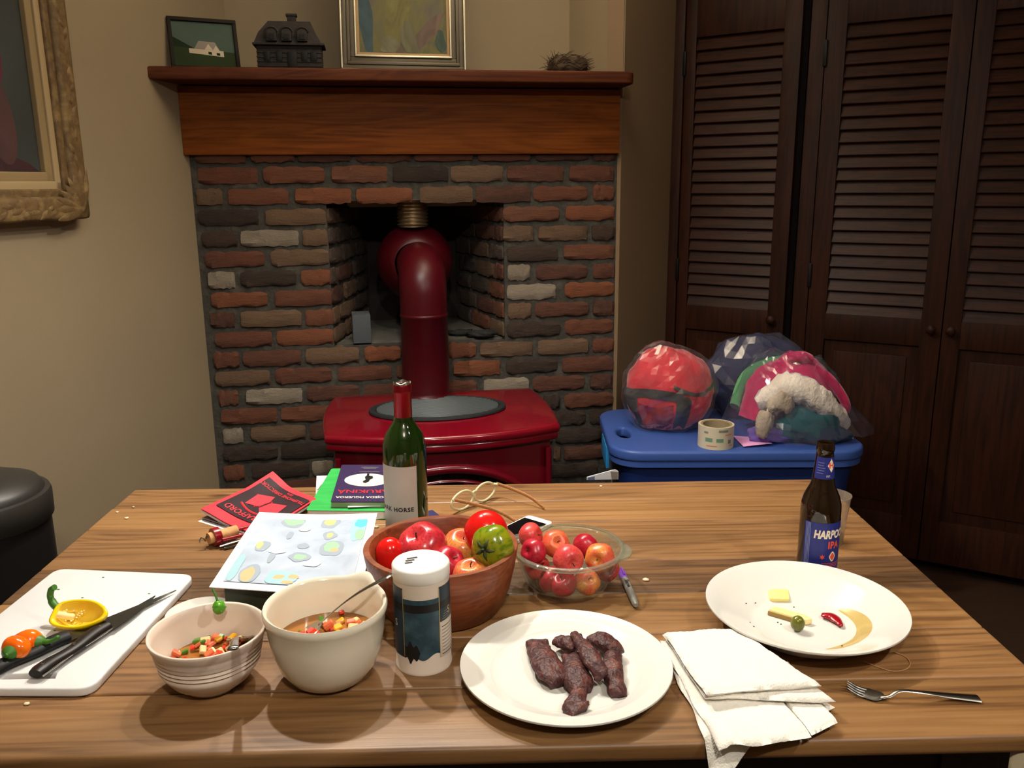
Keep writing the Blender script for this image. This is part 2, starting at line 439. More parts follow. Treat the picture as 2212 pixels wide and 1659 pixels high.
# sooty back and lid of the firebox
bm = bmesh.new()
BL, BR, BD = -.13, .21, .54
slab(BL-.02, BR+.02, BD, BD+.04, OB, 1.75); slab(OL, OR_, .14, BD+.04, 1.60, 1.64)
firebox = from_bm('firebox_back', bm, SOOT, wf, False)
def jamb(x0, x1, nm):
    b = bmesh.new(); s = -1 if x0 < 0 else 1
    pts = [(x0, .012), (x1, BD), (x1+s*.1, BD), (x0+s*.1+s*.05, .012)]
    vs0 = [b.verts.new((p[0], p[1], OB-.01)) for p in pts]; vs1 = [b.verts.new((p[0], p[1], 1.62)) for p in pts]
    for i in range(4):
        j = (i+1) % 4; b.faces.new((vs0[i], vs0[j], vs1[j], vs1[i]))
    b.faces.new(vs0); b.faces.new(vs1)
    return from_bm(nm, b, MORTAR, wf, False)
jamb(OL-.004, BL-.004, 'firebox_jamb'); jamb(OR_+.004, BR+.004, 'firebox_jamb')
hs = mat('hearth_cement', S(96, 91, 82), .95, var=S(72, 69, 62), vscale=10, bump=.7, bscale=50)
box('hearth_slab', (OR_-OL, .5, .012), ((OL+OR_)/2, .30, OB), hs, wf, bevel=.003)

def brick_mat(nm, cols, smear=.35, smc=S(92, 85, 74)):
    m = bpy.data.materials.new(nm); m.use_nodes = True; nt = m.node_tree; b = nt.nodes['Principled BSDF']; N = nt.nodes.new; L = nt.links.new
    oi = N('ShaderNodeObjectInfo'); tc = N('ShaderNodeTexCoord'); nz = N('ShaderNodeTexNoise'); nz.inputs['Scale'].default_value = 3.2; nz.inputs['Detail'].default_value = 5
    ad = N('ShaderNodeVectorMath'); ml = N('ShaderNodeVectorMath'); ml.operation = 'SCALE'; ml.inputs['Scale'].default_value = 31
    cb = N('ShaderNodeCombineXYZ')
    for i in range(3): L(oi.outputs['Random'], cb.inputs[i])
    L(cb.outputs[0], ml.inputs[0]); L(tc.outputs['Object'], ad.inputs[0]); L(ml.outputs[0], ad.inputs[1]); L(ad.outputs[0], nz.inputs['Vector'])
    a = N('ShaderNodeMath'); a.operation = 'MULTIPLY_ADD'; a.inputs[1].default_value = .55; L(nz.outputs[0], a.inputs[0])
    a2 = N('ShaderNodeMath'); a2.operation = 'MULTIPLY_ADD'; a2.inputs[1].default_value = .75; a2.inputs[2].default_value = -.15; L(oi.outputs['Random'], a2.inputs[0]); L(a2.outputs[0], a.inputs[2])
    cr = N('ShaderNodeValToRGB'); el = cr.color_ramp.elements
    el[0].position = 0; el[0].color = cols[0]; el[1].position = 1; el[1].color = cols[-1]
    for i, c in enumerate(cols[1:-1]): e = el.new((i+1)/(len(cols)-1)); e.color = c
    L(a.outputs[0], cr.inputs[0])
    n2 = N('ShaderNodeTexNoise'); n2.inputs['Scale'].default_value = 5; n2.inputs['Detail'].default_value = 9; n2.inputs['Roughness'].default_value = .75; L(ad.outputs[0], n2.inputs['Vector'])
    c2 = N('ShaderNodeValToRGB'); c2.color_ramp.elements[0].position = .56; c2.color_ramp.elements[0].color = (0, 0, 0, 1); c2.color_ramp.elements[1].position = .68; c2.color_ramp.elements[1].color = (smear,)*3+(1,)
    L(n2.outputs[0], c2.inputs[0])
    mx = N('ShaderNodeMixRGB'); L(c2.outputs[0], mx.inputs[0]); L(cr.outputs[0], mx.inputs[1]); mx.inputs[2].default_value = smc
    L(mx.outputs[0], b.inputs['Base Color']); b.inputs['Roughness'].default_value = .93; b.inputs['Specular IOR Level'].default_value = .25
    bp = N('ShaderNodeBump'); bp.inputs['Strength'].default_value = .7; bp.inputs['Distance'].default_value = .010; L(n2.outputs[0], bp.inputs['Height']); L(bp.outputs[0], b.inputs['Normal'])
    return m
BK = {'r': brick_mat('brick_red', [S(64, 46, 40), S(86, 57, 46), S(98, 60, 45), S(106, 66, 48), S(90, 66, 53)]),
      'o': brick_mat('brick_orange', [S(110, 68, 48), S(118, 71, 47), S(102, 65, 49)]),
      'd': brick_mat('brick_dark', [S(48, 40, 36), S(60, 49, 42), S(68, 52, 44)]),
      't': brick_mat('brick_tan', [S(92, 70, 54), S(104, 82, 63), S(92, 74, 60)], .6),
      'w': brick_mat('brick_whitewashed', [S(116, 105, 90), S(134, 123, 107), S(124, 113, 98)], .8, S(150, 141, 126)),
      's': brick_mat('brick_sooty', [S(60, 52, 46), S(84, 70, 60), S(76, 66, 60)])}
def brick_mesh(seed):
    rnd = random.Random(seed); bm = bmesh.new(); NX, NZ = 9, 4
    V = []
    for j in range(NZ+1):
        row = []
        for i in range(NX+1):
            x = -.5+i/NX; z = -.5+j/NZ
            ex = min(i, NX-i); ez = min(j, NZ-j)
            y = 0.0
            if ex == 0 or ez == 0:
                y = .10
                x += (rnd.uniform(-.004, .012)*(1 if i == 0 else -1)) if ex == 0 else 0
                z += (rnd.uniform(-.02, .09)*(1 if j == 0 else -1)) if ez == 0 else 0
            if ex == 0 and ez == 0: x *= .97; z *= .86
            y += rnd.uniform(-.07, .08)
            row.append(bm.verts.new((x, y, z)))
        V.append(row)
    for j in range(NZ):
        for i in range(NX): bm.faces.new((V[j][i], V[j][i+1], V[j+1][i+1], V[j+1][i]))
    rim = V[0][:]+[V[j][NX] for j in range(1, NZ+1)]+[V[NZ][i] for i in range(NX-1, -1, -1)]+[V[j][0] for j in range(NZ-1, 0, -1)]
    back = [bm.verts.new((v.co.x, 1.0, v.co.z)) for v in rim]
    n = len(rim)
    for i in range(n): bm.faces.new((rim[i], back[i], back[(i+1) % n], rim[(i+1) % n]))
    bmesh.ops.recalc_face_normals(bm, faces=bm.faces)
    me = bpy.data.meshes.new('brick'); bm.to_mesh(me); bm.free()
    for p in me.polygons: p.use_smooth = True
    sharp(me, 50)
    return me
BMESH = {}
for k in BK:
    BMESH[k] = []
    for s in range(4):
        me = brick_mesh(s*5+len(k)); me.materials.append(BK[k]); BMESH[k].append(me)
def brick(u0, u1, zc, kind='r', h=.055, y0=None, parent=wf, rot=0.0, xy=None, depth=.045):
    me = random.choice(BMESH[kind])
    o = bpy.data.objects.new('brick', me); COL.objects.link(o); o.parent = parent
    o.scale = (abs(u1-u0), depth, h*random.uniform(.94, 1.05))
    if xy: o.location = (xy[0], xy[1], zc+random.uniform(-.001, .001))
    else: o.location = ((u0+u1)/2, (random.uniform(-.004, .002) if y0 is None else y0), zc+random.uniform(-.0015, .0015))
    o.rotation_euler = (0, random.uniform(-.008, .008), rot)
    return o
rows = {0: [(420, 530), (540, 635), (642, 757), (767, 887), (894, 1021), (1032, 1145), (1155, 1275), (1282, 1332)],
 1: [(426, 556), (568, 701), (716, 837), (847, 969, 'd'), (973, 1087, 't'), (1095, 1218), (1230, 1327)],
 2: [(423, 480, 't'), (491, 623), (637, 759, 'o'), (769, 891, 'o'), (906, 1022, 't'), (1027, 1146), (1153, 1270), (1282, 1327)],
 3: [(428, 558, 'd'), (572, 704, 't'), (1088, 1208), (1222, 1328, 'o')],
 4: [(436, 512, 'd'), (519, 645, 'w'), (653, 708, 't'), (1087, 1153, 't'), (1163, 1269, 't'), (1279, 1328, 'd')],
 5: [(442, 571), (584, 711, 't'), (1095, 1204, 'd'), (1218, 1327)],
 6: [(449, 507, 'w'), (519, 640, 'd'), (650, 714, 'o'), (1097, 1146, 'w'), (1158, 1269), (1282, 1327)],
 7: [(455, 578, 'o'), (593, 717), (1095, 1201, 'w'), (1221, 1327, 'o')],
 8: [(454, 507), (519, 652, 't'), (659, 720), (1097, 1149, 't'), (1156, 1272), (1282, 1327)],
 9: [(464, 587), (597, 720, 'o'), (1095, 1210, 'd'), (1221, 1325)],
 10: [(461, 517), (524, 650), (660, 776, 't'), (787, 866, 'o'), (874, 962), (970, 1029, 'o'), (1037, 1151, 't'), (1162, 1271, 't'), (1281, 1327)],
 11: [(465, 583, 't'), (594, 717), (729, 846), (856, 968), (980, 1081, 'o'), (1093, 1205, 'd'), (1215, 1325)],
 12: [(471, 515), (531, 653, 'w'), (662, 776), (786, 895), (905, 1030), (1045, 1143, 'w'), (1151, 1263), (1276, 1324)],
 13: [(477, 599), (606, 730), (741, 860), (1080, 1165), (1175, 1209, 'd'), (1220, 1324)],
 14: [(481, 525, 'w'), (541, 660, 't'), (668, 790), (1135, 1190, 'd'), (1200, 1265, 'd'), (1275, 1322, 'd')],
 15: [(482, 600, 'd'), (606, 720, 'd'), (1120, 1195, 'd'), (1200, 1300, 'd')],
 16: [(483, 528), (543, 668, 'd'), (674, 720, 'w'), (1196, 1212, 't'), (1218, 1310)],
 17: [(486, 590, 'd'), (600, 715), (1180, 1290, 'd')]}
PITCHB = .0664
for i, bl in rows.items():
    zc = 1.411-PITCHB*(i-1)
    for b in bl:
        kd = b[2] if len(b) > 2 else 'r'
        # pixel row of this course, from its height at the middle of the wall
        def uu(px):
            lo, hi = 300, 1100
            for _ in range(18):
                mid = (lo+hi)/2
                if FPX_(px, mid)[1] > zc: lo = mid
                else: hi = mid
            return FPX_(px, (lo+hi)/2)[0]
        brick(uu(b[0]), uu(b[1]), zc, kd)
# splayed jamb bricks inside the firebox, course by course
for side in (-1, 1):
    x0, x1 = (OL, BL) if side < 0 else (OR_, BR)
    dv = Vector((x1-x0, BD)); Lj = dv.length; ang = math.atan2(dv.y, dv.x)
    for i in range(3, 10):
        zc = 1.411-PITCHB*(i-1)
        cuts = [.015, .16, .36, .54] if i % 2 else [.015, .10, .30, .50]
        for a, b in zip(cuts[:-1], cuts[1:]):
            m_ = (a+b)/2/Lj
            px, py = x0+dv.x*m_, dv.y*m_
            rz = ang if side < 0 else ang+math.pi
            # the brick's own front looks along its local -y
            nx, ny = (math.sin(rz), -math.cos(rz))
            k = random.choice('srrt') if a < .2 else 's'
            brick(0, b-a-.012, zc, k, xy=(px+nx*.004, py+ny*.004), rot=rz, depth=.03)
# mantel
mt = thing('mantel', 'orange stained pine mantel with overhanging shelf above the brick fireplace', 'mantel', FO, FA)
wu = lambda w: UL + (-w)*math.tan(FA+LA-math.radians(0)-math.radians(0)) if False else None
def wall_u(w):  # where the left wall meets a line at offset w from the brick face
    p = FZ(0, w, 0); t = (L0-p).dot(LN)/FU.dot(LN); return t
box('beam', (UR-.012-wall_u(.02), .16, .206), ((UR-.012+wall_u(.02))/2, .058, 1.577), BEAMW, mt, bevel=.004)
sh = rpoly([(wall_u(.154), -.154), (UR-.002, -.154), (UR-.002, 0), (.616, NW), (wall_u(-NW)+.0, NW)], .004)
sh2 = [(wall_u(.154), -.154)] + [(UR-.002-.03+.03*math.sin(a), -.154+.03-.03*math.cos(a)) for a in [math.radians(k*15) for k in range(7)]] + [(UR-.004, -.002), (.614, NW-.002), (wall_u(-NW)+.004, NW-.002)]
prism('shelf', sh2, 1.684, 1.721, SHELFW, mt, bevel=.006, seg=3)

# ------------------------------------------------------------------ closet doors
DOORW = wood('closet_wood', S(36, 17, 9), S(46, 22, 11), S(54, 27, 14), rough=.5, spec=.15, along='Z', scale=.8, stain=.3, bump=.06)
SLATW = wood('closet_slat_wood', S(36, 18, 10), S(48, 24, 13), S(58, 30, 17), rough=.45, spec=.18, along='X', scale=1.5, stain=.3, bump=.06)
BLACKM = mat('black_iron', S(18, 16, 15), .5, metal=.6)
def fs(px): return (atpl(px, 300, CE, CNv)-CE).dot(CDv)
def cl(s, y=0, z=0): return CE + CDv*s + CNv*y + Vector((0, 0, z))
slat_me = None
def louver_door(n, s0, s1, sl, sr, hinge_left=True, open_deg=0.0, knob_s=None, label=''):
    hx = s0 if hinge_left else s1
    r = bpy.data.objects.new('door_%d' % n, None); COL.objects.link(r)
    r.location = cl(hx); r.rotation_euler = (0, 0, CA - math.radians(open_deg)*(1 if hinge_left else -1)); tag(r, kind='structure')
    f = lambda s: s-hx
    zt, zm, zs = 2.05, .915, 1.888
    box('stile', (sl-s0, .03, zt-.045), ((f(s0)+f(sl))/2, .015, (zt+.045)/2), DOORW, r, bevel=.003)
    box('stile', (s1-sr, .03, zt-.045), ((f(s1)+f(sr))/2, .015, (zt+.045)/2), DOORW, r, bevel=.003)
    for z0, z1, nm in ((zs, zt, 'top_rail'), (.822, zm, 'lock_rail'), (.045, .203, 'bottom_rail')):
        box(nm, (sr-sl+.01, .027, z1-z0), ((f(sl)+f(sr))/2, .0155, (z0+z1)/2), DOORW, r, bevel=.002)
    pn = box('panel', (sr-sl+.01, .012, .822-.203), ((f(sl)+f(sr))/2, .020, (.822+.203)/2), DOORW, r)
    box('raised_field', (sr-sl-.07, .010, .822-.203-.08), ((f(sl)+f(sr))/2, .013, (.822+.203)/2), DOORW, r, bevel=.004)
    w = sr-sl+.008
    bm = bmesh.new(); add_box(bm, (w, .007, .052), bevel=.002, seg=1); bmesh.ops.recalc_face_normals(bm, faces=bm.faces)
    me = bpy.data.meshes.new('slat'); bm.to_mesh(me); bm.free(); me.materials.append(SLATW)
    N = 23; p = (zs-zm)/N
    for i in range(N):
        o = bpy.data.objects.new('slat', me); COL.objects.link(o); o.parent = r
        o.location = ((f(sl)+f(sr))/2, .017, zm+p*(i+.5)); o.rotation_euler = (math.radians(-22+random.uniform(-1.2, 1.2)), 0, 0)
    if knob_s is not None:
        k = lathe('knob', [(0, 0), (.007, 0), (.006, .012), (.014, .018), (.016, .026), (.010, .033), (0, .034)], DOORW, r, seg=20)
        k.location = (f(knob_s), 0, .885); k.rotation_euler = (math.radians(90), 0, 0)
    for hz in (.62, 1.05, 1.80):
        box('hinge', (.012, .012, .085), (.0 if hinge_left else 0.0, -.004, hz), BLACKM, r, bevel=.002)
    return r
def trim(n, s0, s1, y0, y1, z0, z1):
    o = box('trim_%d' % n, (s1-s0, y1-y0, z1-z0), (0, 0, 0), DOORW, None, bevel=.002)
    o.location = cl((s0+s1)/2, (y0+y1)/2, (z0+z1)/2); o.rotation_euler = (0, 0, CA); tag(o, kind='structure')
trim(1, -.01, fs(1472), -.004, .07, 0, 2.08); trim(2, fs(1736), fs(1770)-.002, -.002, .07, 0, 2.08); trim(3, .0, 2.0, -.004, .07, 2.035, 2.09)
louver_door(1, fs(1473)+.002, fs(1722), fs(1497), fs(1684), True, 4.0, fs(1696))
louver_door(2, fs(1770), fs(2078), fs(1812), fs(2030), True, 0.0, fs(2055))
D3 = fs(2080)
louver_door(3, D3, D3+.44, fs(2122), D3+.38, False, 0.0, fs(2100))
trim(4, D3+.443, D3+.5, -.002, .07, 0, 2.08)
louver_door(4, D3+.503, D3+.94, D3+.56, D3+.88, True, 0.0, D3+.91)
trim(5, D3+.943, D3+1.05, -.002, .07, 0, 2.08)

# ================================================================== WOOD STOVE
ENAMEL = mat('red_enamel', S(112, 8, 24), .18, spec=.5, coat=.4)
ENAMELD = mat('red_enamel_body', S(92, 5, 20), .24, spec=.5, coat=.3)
PIPEM = mat('red_pipe_enamel', S(62, 4, 12), .38, spec=.3)
CASTB = mat('cast_iron', S(78, 84, 86), .55, metal=.35, bump=.1)
DGLASS = mat('stove_glass', S(8, 6, 6), .08, spec=.5)
SU = .068
st = thing('wood_stove', 'red enamelled wood stove with oval black grate and stovepipe before the brick fireplace', 'stove', FZ(SU, .36, 0), FA)
# local: x right, y into the wall; plate spans y from -.285 (front, bowed) to .25
def plate(grow=0.0):
    pts = []
    for k in range(0, 25):      # bowed front, left to right
        t = k/24; x = -.335+.67*t
        pts.append((x*(1+grow*2.6), -.215-.075*(1-(2*t-1)**2)-grow))
    for k in range(1, 9):
        t = k/8; pts.append((.335*(1+grow*2.6)+.018*math.sin(math.pi*t)-.005*t, -.215-grow+(.46+grow)*t))
    pts.append((-.325*(1+grow*2.6), .245))
    for k in range(1, 8):
        t = 1-k/8; pts.append((-(.335*(1+grow*2.6)+.018*math.sin(math.pi*t)-.005*t), -.215-grow+(.46+grow)*t))
    return pts
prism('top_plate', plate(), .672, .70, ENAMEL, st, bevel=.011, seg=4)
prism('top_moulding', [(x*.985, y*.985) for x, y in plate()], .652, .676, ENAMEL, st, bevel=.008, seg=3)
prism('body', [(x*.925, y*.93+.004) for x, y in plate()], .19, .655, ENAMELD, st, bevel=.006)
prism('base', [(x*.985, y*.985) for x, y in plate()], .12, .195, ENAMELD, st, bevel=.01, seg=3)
for x in (-.27, .27):
    for y in (-.19, .19):
        lg = lathe('leg', [(0, 0), (.03, 0), (.032, .02), (.022, .06), (.03, .125), (0, .125)], ENAMELD, st, seg=16); lg.location = (x, y, 0)
# oval cooking grate with ribs
CASTD = mat('cast_iron_dark', S(26, 28, 30), .6)  # base darker than the ribs: shade in the gaps put into the colour
gr = lathe('grate', [(0, .700), (.205, .700), (.212, .703), (.210, .709), (.200, .712), (.192, .708), (.190, .703), (0, .703)], CASTD, st, seg=64)
gr.scale = (1, .655, 1); gr.location = (-.002, .008, 0)
for i in range(-9, 10):
    y = i*.0130; hw = .188*math.sqrt(max(0, 1-(y/.125)**2))
    if hw > .02: box('grate_rib', (2*hw, .0068, .008), (-.002, .008+y, .7070), CASTB, st, bevel=.0015, seg=1)
# front door: arched frame, glass and tracery, following the bowed front
def fy(x): return (-.215-.075*(1-(x/.335)**2))*.93
def front_pts(pts, off=.006): return [Vector((x, fy(x)-off, z)) for x, z in pts]
arch = [(.27*math.cos(math.radians(a)), .40+.20*math.sin(math.radians(a))) for a in range(0, 181, 6)]
gv = bmesh.new()
c0 = [gv.verts.new((x, fy(x)-.003, .25)) for x, z in arch]; c1 = [gv.verts.new((x, fy(x)-.003, z)) for x, z in arch]
for i in range(len(arch)-1): gv.faces.new((c0[i], c0[i+1], c1[i+1], c1[i]))
from_bm('door_glass', gv, DGLASS, st, True)
tube('door_arch', front_pts(arch, .004), .014, ENAMELD, st, seg=8)
inner = [(.235*math.cos(math.radians(a)), .40+.165*math.sin(math.radians(a))) for a in range(0, 181, 6)]
tube('door_arch', front_pts(inner, .006), .006, ENAMELD, st, seg=6)
tube('tracery', front_pts([(.10*math.cos(math.radians(a))-.06, .40+.09*math.sin(math.radians(a))) for a in range(0, 181, 8)]), .006, ENAMELD, st, seg=6)
for a, b in (((.0, .43), (.05, .555)), ((.05, .555), (.20, .475)), ((.03, .42), (.20, .475)), ((-.12, .45), (-.16, .535)), ((.20, .475), (.22, .40)), ((.0, .43), (.06, .36)), ((-.26, .36), (.26, .36))):
    tube('tracery', front_pts([(a[0]+(b[0]-a[0])*k/6, a[1]+(b[1]-a[1])*k/6) for k in range(7)]), .005, ENAMELD, st, seg=6)
for s in (-1, 1):
    tube('corner_bead', [Vector((s*.302, fy(.302)-.004, .22)), Vector((s*.302, fy(.302)-.004, .63))], .009, ENAMELD, st, seg=8)
lathe('door_knob', [(0, 0), (.012, 0), (.018, .012), (.012, .026), (0, .028)], ENAMEL, st, seg=16).location = (.245, fy(.245)-.03, .42)
# pipe: upright, elbow back into the firebox, flared collar, steel liner
PYL = .185; PX = -.026
pr = .0755
pp = thing_pipe = lathe('stovepipe', [(pr+.012, .700), (pr+.013, .706), (pr+.004, .712), (pr+.001, .722), (pr, .965), (pr+.002, .967), (pr+.002, .974), (pr, .976)], PIPEM, st, seg=40)
pp.location = (PX, PYL, 0)
el = [Vector((PX, PYL, .972)), Vector((PX, PYL, 1.02)), Vector((PX, PYL+.003, 1.055)), Vector((PX, PYL+.02, 1.085)), Vector((PX, PYL+.055, 1.106)), Vector((PX, PYL+.10, 1.112)), Vector((PX, PYL+.20, 1.112)), Vector((PX, PYL+.34, 1.112))]
tube('elbow', smooth_pts(el, 4), pr, PIPEM, st, seg=36, upv=(1, 0, 0))
fl = lathe('flared_collar', [(.074, 0), (.085, .004), (.118, .05), (.134, .085), (.134, .092), (.07, .092)], PIPEM, st, seg=48)
fl.location = (PX-.008, PYL+.235, 1.112); fl.rotation_euler = (math.radians(-90), 0, 0)
LINER = mat('steel_liner', S(170, 150, 120), .35, metal=.9)
pf = [(.050, 0)]
for i in range(26): pf += [(.050, i*.012+.004), (.056, i*.012+.008), (.050, i*.012+.012)]
lathe('flue_liner', pf, LINER, st, seg=32).location = (PX-.012, PYL+.30, 1.235)
# things on the hearth ledge
gb = mat('grey_block', S(70, 74, 78), .8, bump=.3)
b = box('hearth_block', (.062, .10, .098), (0, 0, 0), gb, None, bevel=.003); b.location = FZ(-.163, -.075, OB+.006+.049); b.rotation_euler = (0, 0, FA+.05)
tag(b, 'charcoal grey block standing on the hearth ledge left of the stovepipe', 'block')
ch = mat('charcoal', S(26, 25, 26), .8, bump=.6)
for i, (u, w, s, lb) in enumerate(((.190, -.11, .030, 'flat charcoal flake on the hearth ledge nearer the stovepipe'), (.255, -.055, .034, 'larger charred lump on the hearth ledge by the right jamb'))):
    c = blob('charcoal_piece', ch, None, (s*1.6, s*.8, s*.45), .35, 2.5, i+3, 20, 12)
    c.location = FZ(u, w, OB+.006+s*.36); tag(c, lb, 'charcoal', 'charcoal on the hearth')

# ================================================================== MANTEL ORNAMENTS
MZ = 1.721
def zroot(name, label, cat, u, w, rz=0.0, rot=None, group=None):
    return thing(name, label, cat, FZ(u, w, MZ), FA+rz, group, rot)
DKF = mat('dark_frame', S(30, 24, 16), .6, spec=.15)
# small framed print of a house
pw, ph = .20, .158
r = bpy.data.objects.new('framed_picture', None); COL.objects.link(r)
r.location = FZ(-.585, .052, MZ); r.rotation_euler = Euler((math.radians(-14), 0, FA+math.radians(17)), 'XYZ')
tag(r, 'small dark framed picture of a house leaning on the mantel', 'picture')
for nm, sx, sz, x, z in (('frame_rail', pw, .011, 0, .0055), ('frame_rail', pw, .011, 0, ph-.0055), ('frame_rail', .011, ph-.022, -pw/2+.0055, ph/2), ('frame_rail', .011, ph-.022, pw/2-.0055, ph/2)):
    box(nm, (sx, .016, sz), (x, 0, z), DKF, r, bevel=.0015)
pic = bpy.data.objects
SKY = mat('print_sky', S(74, 88, 78), .9, spec=.05, var=S(66, 80, 70), vscale=6)
GRS = mat('print_grass', S(42, 52, 34), .9, spec=.05, var=S(50, 60, 38), vscale=10)
HILL = mat('print_hill', S(34, 44, 32), .9, spec=.05)
HSW = mat('print_house_wall', S(156, 140, 114), .3); HSR = mat('print_house_roof', S(96, 84, 70), .3)
iw, ih = pw-.022, ph-.022
bk = box('picture_backing', (iw, .006, ih), (0, .003, ph/2), SKY, r)
def flat(nm, pts, y, m, par):
    b_ = bmesh.new(); b_.faces.new([b_.verts.new((x, y, z)) for x, z in pts]); return from_bm(nm, b_, m, par, False)
flat('print_grass', [(-iw/2, .011), (iw/2, .011), (iw/2, .058), (-iw/2, .070)], -.0006, GRS, r)
flat('print_hill', [(-iw/2, .068), (-.02, .062), (-.05, .078), (-iw/2, .10)], -.0004, HILL, r)
flat('print_house', [(-.045, .052), (.055, .044), (.055, .062), (-.045, .066)], -.0008, HSW, r)
flat('print_roof', [(-.03, .066), (.045, .062), (.032, .088), (-.015, .090)], -.0009, HSR, r)
flat('print_gable', [(.0, .064), (.012, .082), (.024, .064)], -.0011, HSW, r); flat('print_gable', [(.024, .063), (.034, .078), (.044, .062)], -.0011, HSW, r)
flat('print_window', [(.010, .050), (.020, .049), (.020, .057), (.010, .058)], -.0011, HILL, r); flat('print_window', [(.034, .048), (.044, .047), (.044, .055), (.034, .056)], -.0011, HILL, r)
# dark strip lying behind the picture
b = box('wooden_block', (.06, .05, .012), (0, 0, 0), DKF, None, bevel=.002); b.location = FZ(-.462, .02, MZ+.006); b.rotation_euler = (0, 0, FA)
tag(b, 'thin black block lying between the small picture and the dark house figure', 'block')
# dark house figure
DKH = mat('dark_cast_house', S(34, 28, 25), .8, bump=.8, bscale=70)
hr = zroot('house_figurine', 'dark carved house figurine with dormers and chimney on the mantel', 'figurine', -.335, .045)
box('walls', (.192, .085, .080), (0, 0, .040), DKH, hr, bevel=.004)
bm = bmesh.new()
pr2 = [(-.104, .072), (.100, .072), (.082, .105), (.066, .142), (-.058, .142), (-.088, .108)]
f0 = [bm.verts.new((x, -.052+(z-.072)*.35, z)) for x, z in pr2]; f1 = [bm.verts.new((x, .052-(z-.072)*.35, z)) for x, z in pr2]
for i in range(6): bm.faces.new((f0[i], f0[(i+1) % 6], f1[(i+1) % 6], f1[i]))
bm.faces.new(f0); bm.faces.new(f1)
from_bm('roof', bm, DKH, hr, False)
box('eaves', (.212, .112, .007), (0, 0, .074), DKH, hr, bevel=.002)
box('chimney', (.026, .024, .03), (.010, 0, .150), DKH, hr, bevel=.002)
box('chimney_cap', (.033, .03, .007), (.010, 0, .163), DKH, hr, bevel=.002)
for x in (-.048, -.004, .042):
    d = box('dormer', (.030, .03, .026), (x, -.046, .094), DKH, hr, bevel=.002); box('dormer_window', (.016, .004, .014), (0, -.016, -.001), BLACKM, d)
    tube('dormer_arch', [Vector((x+.018*math.cos(a), -.058, .106+.014*math.sin(a))) for a in [math.pi*k/8 for k in range(9)]], .004, DKH, hr, seg=6)
for x in (-.066, -.03, .045, .072): box('window', (.018, .005, .028), (x, -.044, .040), BLACKM, hr, bevel=.001)
box('door', (.028, .006, .052), (.008, -.044, .026), BLACKM, hr, bevel=.002)
for i in range(5): box('clapboard', (.194, .003, .0025), (0, -.0435, .012+i*.013), DKH, hr)
# large framed painting leaning on the chimney wall
FR1 = mat('bronze_frame', S(74, 66, 50), .45, metal=.4, bump=.1); FR2 = mat('silver_bead', S(180, 170, 146), .35, metal=.7)
LINEN = mat('linen_slip', S(150, 124, 88), .8)
PW = .392; PH = .54; UC = .0125
lr = bpy.data.objects.new('framed_painting', None); COL.objects.link(lr)
lr.location = FZ(UC, .030, MZ+.0030); lr.rotation_euler = Euler((math.radians(-7), math.radians(.6), FA), 'XYZ')
tag(lr, 'large abstract painting in a bronze and silver beaded frame on the mantel', 'painting')
def frame_loop(nm, inset, width, y0, y1, m, par, bev=.002):
    w, h = PW-2*inset, PH-2*inset
    for sx, sz, x, z in ((w, width, 0, inset+width/2), (w, width, 0, PH-inset-width/2), (width, h-2*width, -w/2+width/2, PH/2), (width, h-2*width, w/2-width/2, PH/2)):
        box(nm, (sx, y1-y0, sz), (x, (y0+y1)/2, z), m, par, bevel=bev)
frame_loop('outer_bead', 0, .006, -.020, .02, FR2, lr); frame_loop('frame_cove', .006, .014, -.010, .02, FR1, lr)
frame_loop('frame_ridge', .020, .010, -.014, .02, FR1, lr); frame_loop('frame_flat', .030, .014, -.006, .02, FR1, lr)
frame_loop('inner_bead', .044, .006, -.012, .02, FR2, lr); frame_loop('linen_slip', .050, .009, -.003, .02, LINEN, lr, .001)
def painting_mat(nm, cols, scale=4.0, stretch=(1, 1, 1), dist=1.0, rough=.8):
    m = bpy.data.materials.new(nm); m.use_nodes = True; nt = m.node_tree; b = nt.nodes['Principled BSDF']; N = nt.nodes.new; L = nt.links.new
    tc = N('ShaderNodeTexCoord'); mp = N('ShaderNodeMapping'); mp.inputs['Scale'].default_value = stretch
    L(tc.outputs['Object'], mp.inputs[0]); nz = N('ShaderNodeTexNoise'); nz.inputs['Scale'].default_value = scale; nz.inputs['Detail'].default_value = 3; nz.inputs['Distortion'].default_value = dist
    L(mp.outputs[0], nz.inputs['Vector']); cr = N('ShaderNodeValToRGB'); el = cr.color_ramp.elements
    el[0].position = .30; el[0].color = cols[0]; el[1].position = .70; el[1].color = cols[-1]
    for i, c in enumerate(cols[1:-1]): e = el.new(.30+.40*(i+1)/(len(cols)-1)); e.color = c
    L(nz.outputs[0], cr.inputs[0]); L(cr.outputs[0], b.inputs['Base Color']); b.inputs['Roughness'].default_value = rough
    return m
ABS = painting_mat('abstract_canvas', [S(40, 58, 62), S(68, 72, 58), S(88, 84, 46), S(82, 78, 62), S(78, 66, 56)], 5.5, (1.4, 1, .8), 1.5)
box('canvas', (PW-.11, .004, PH-.11), (0, .004, PH/2), ABS, lr)
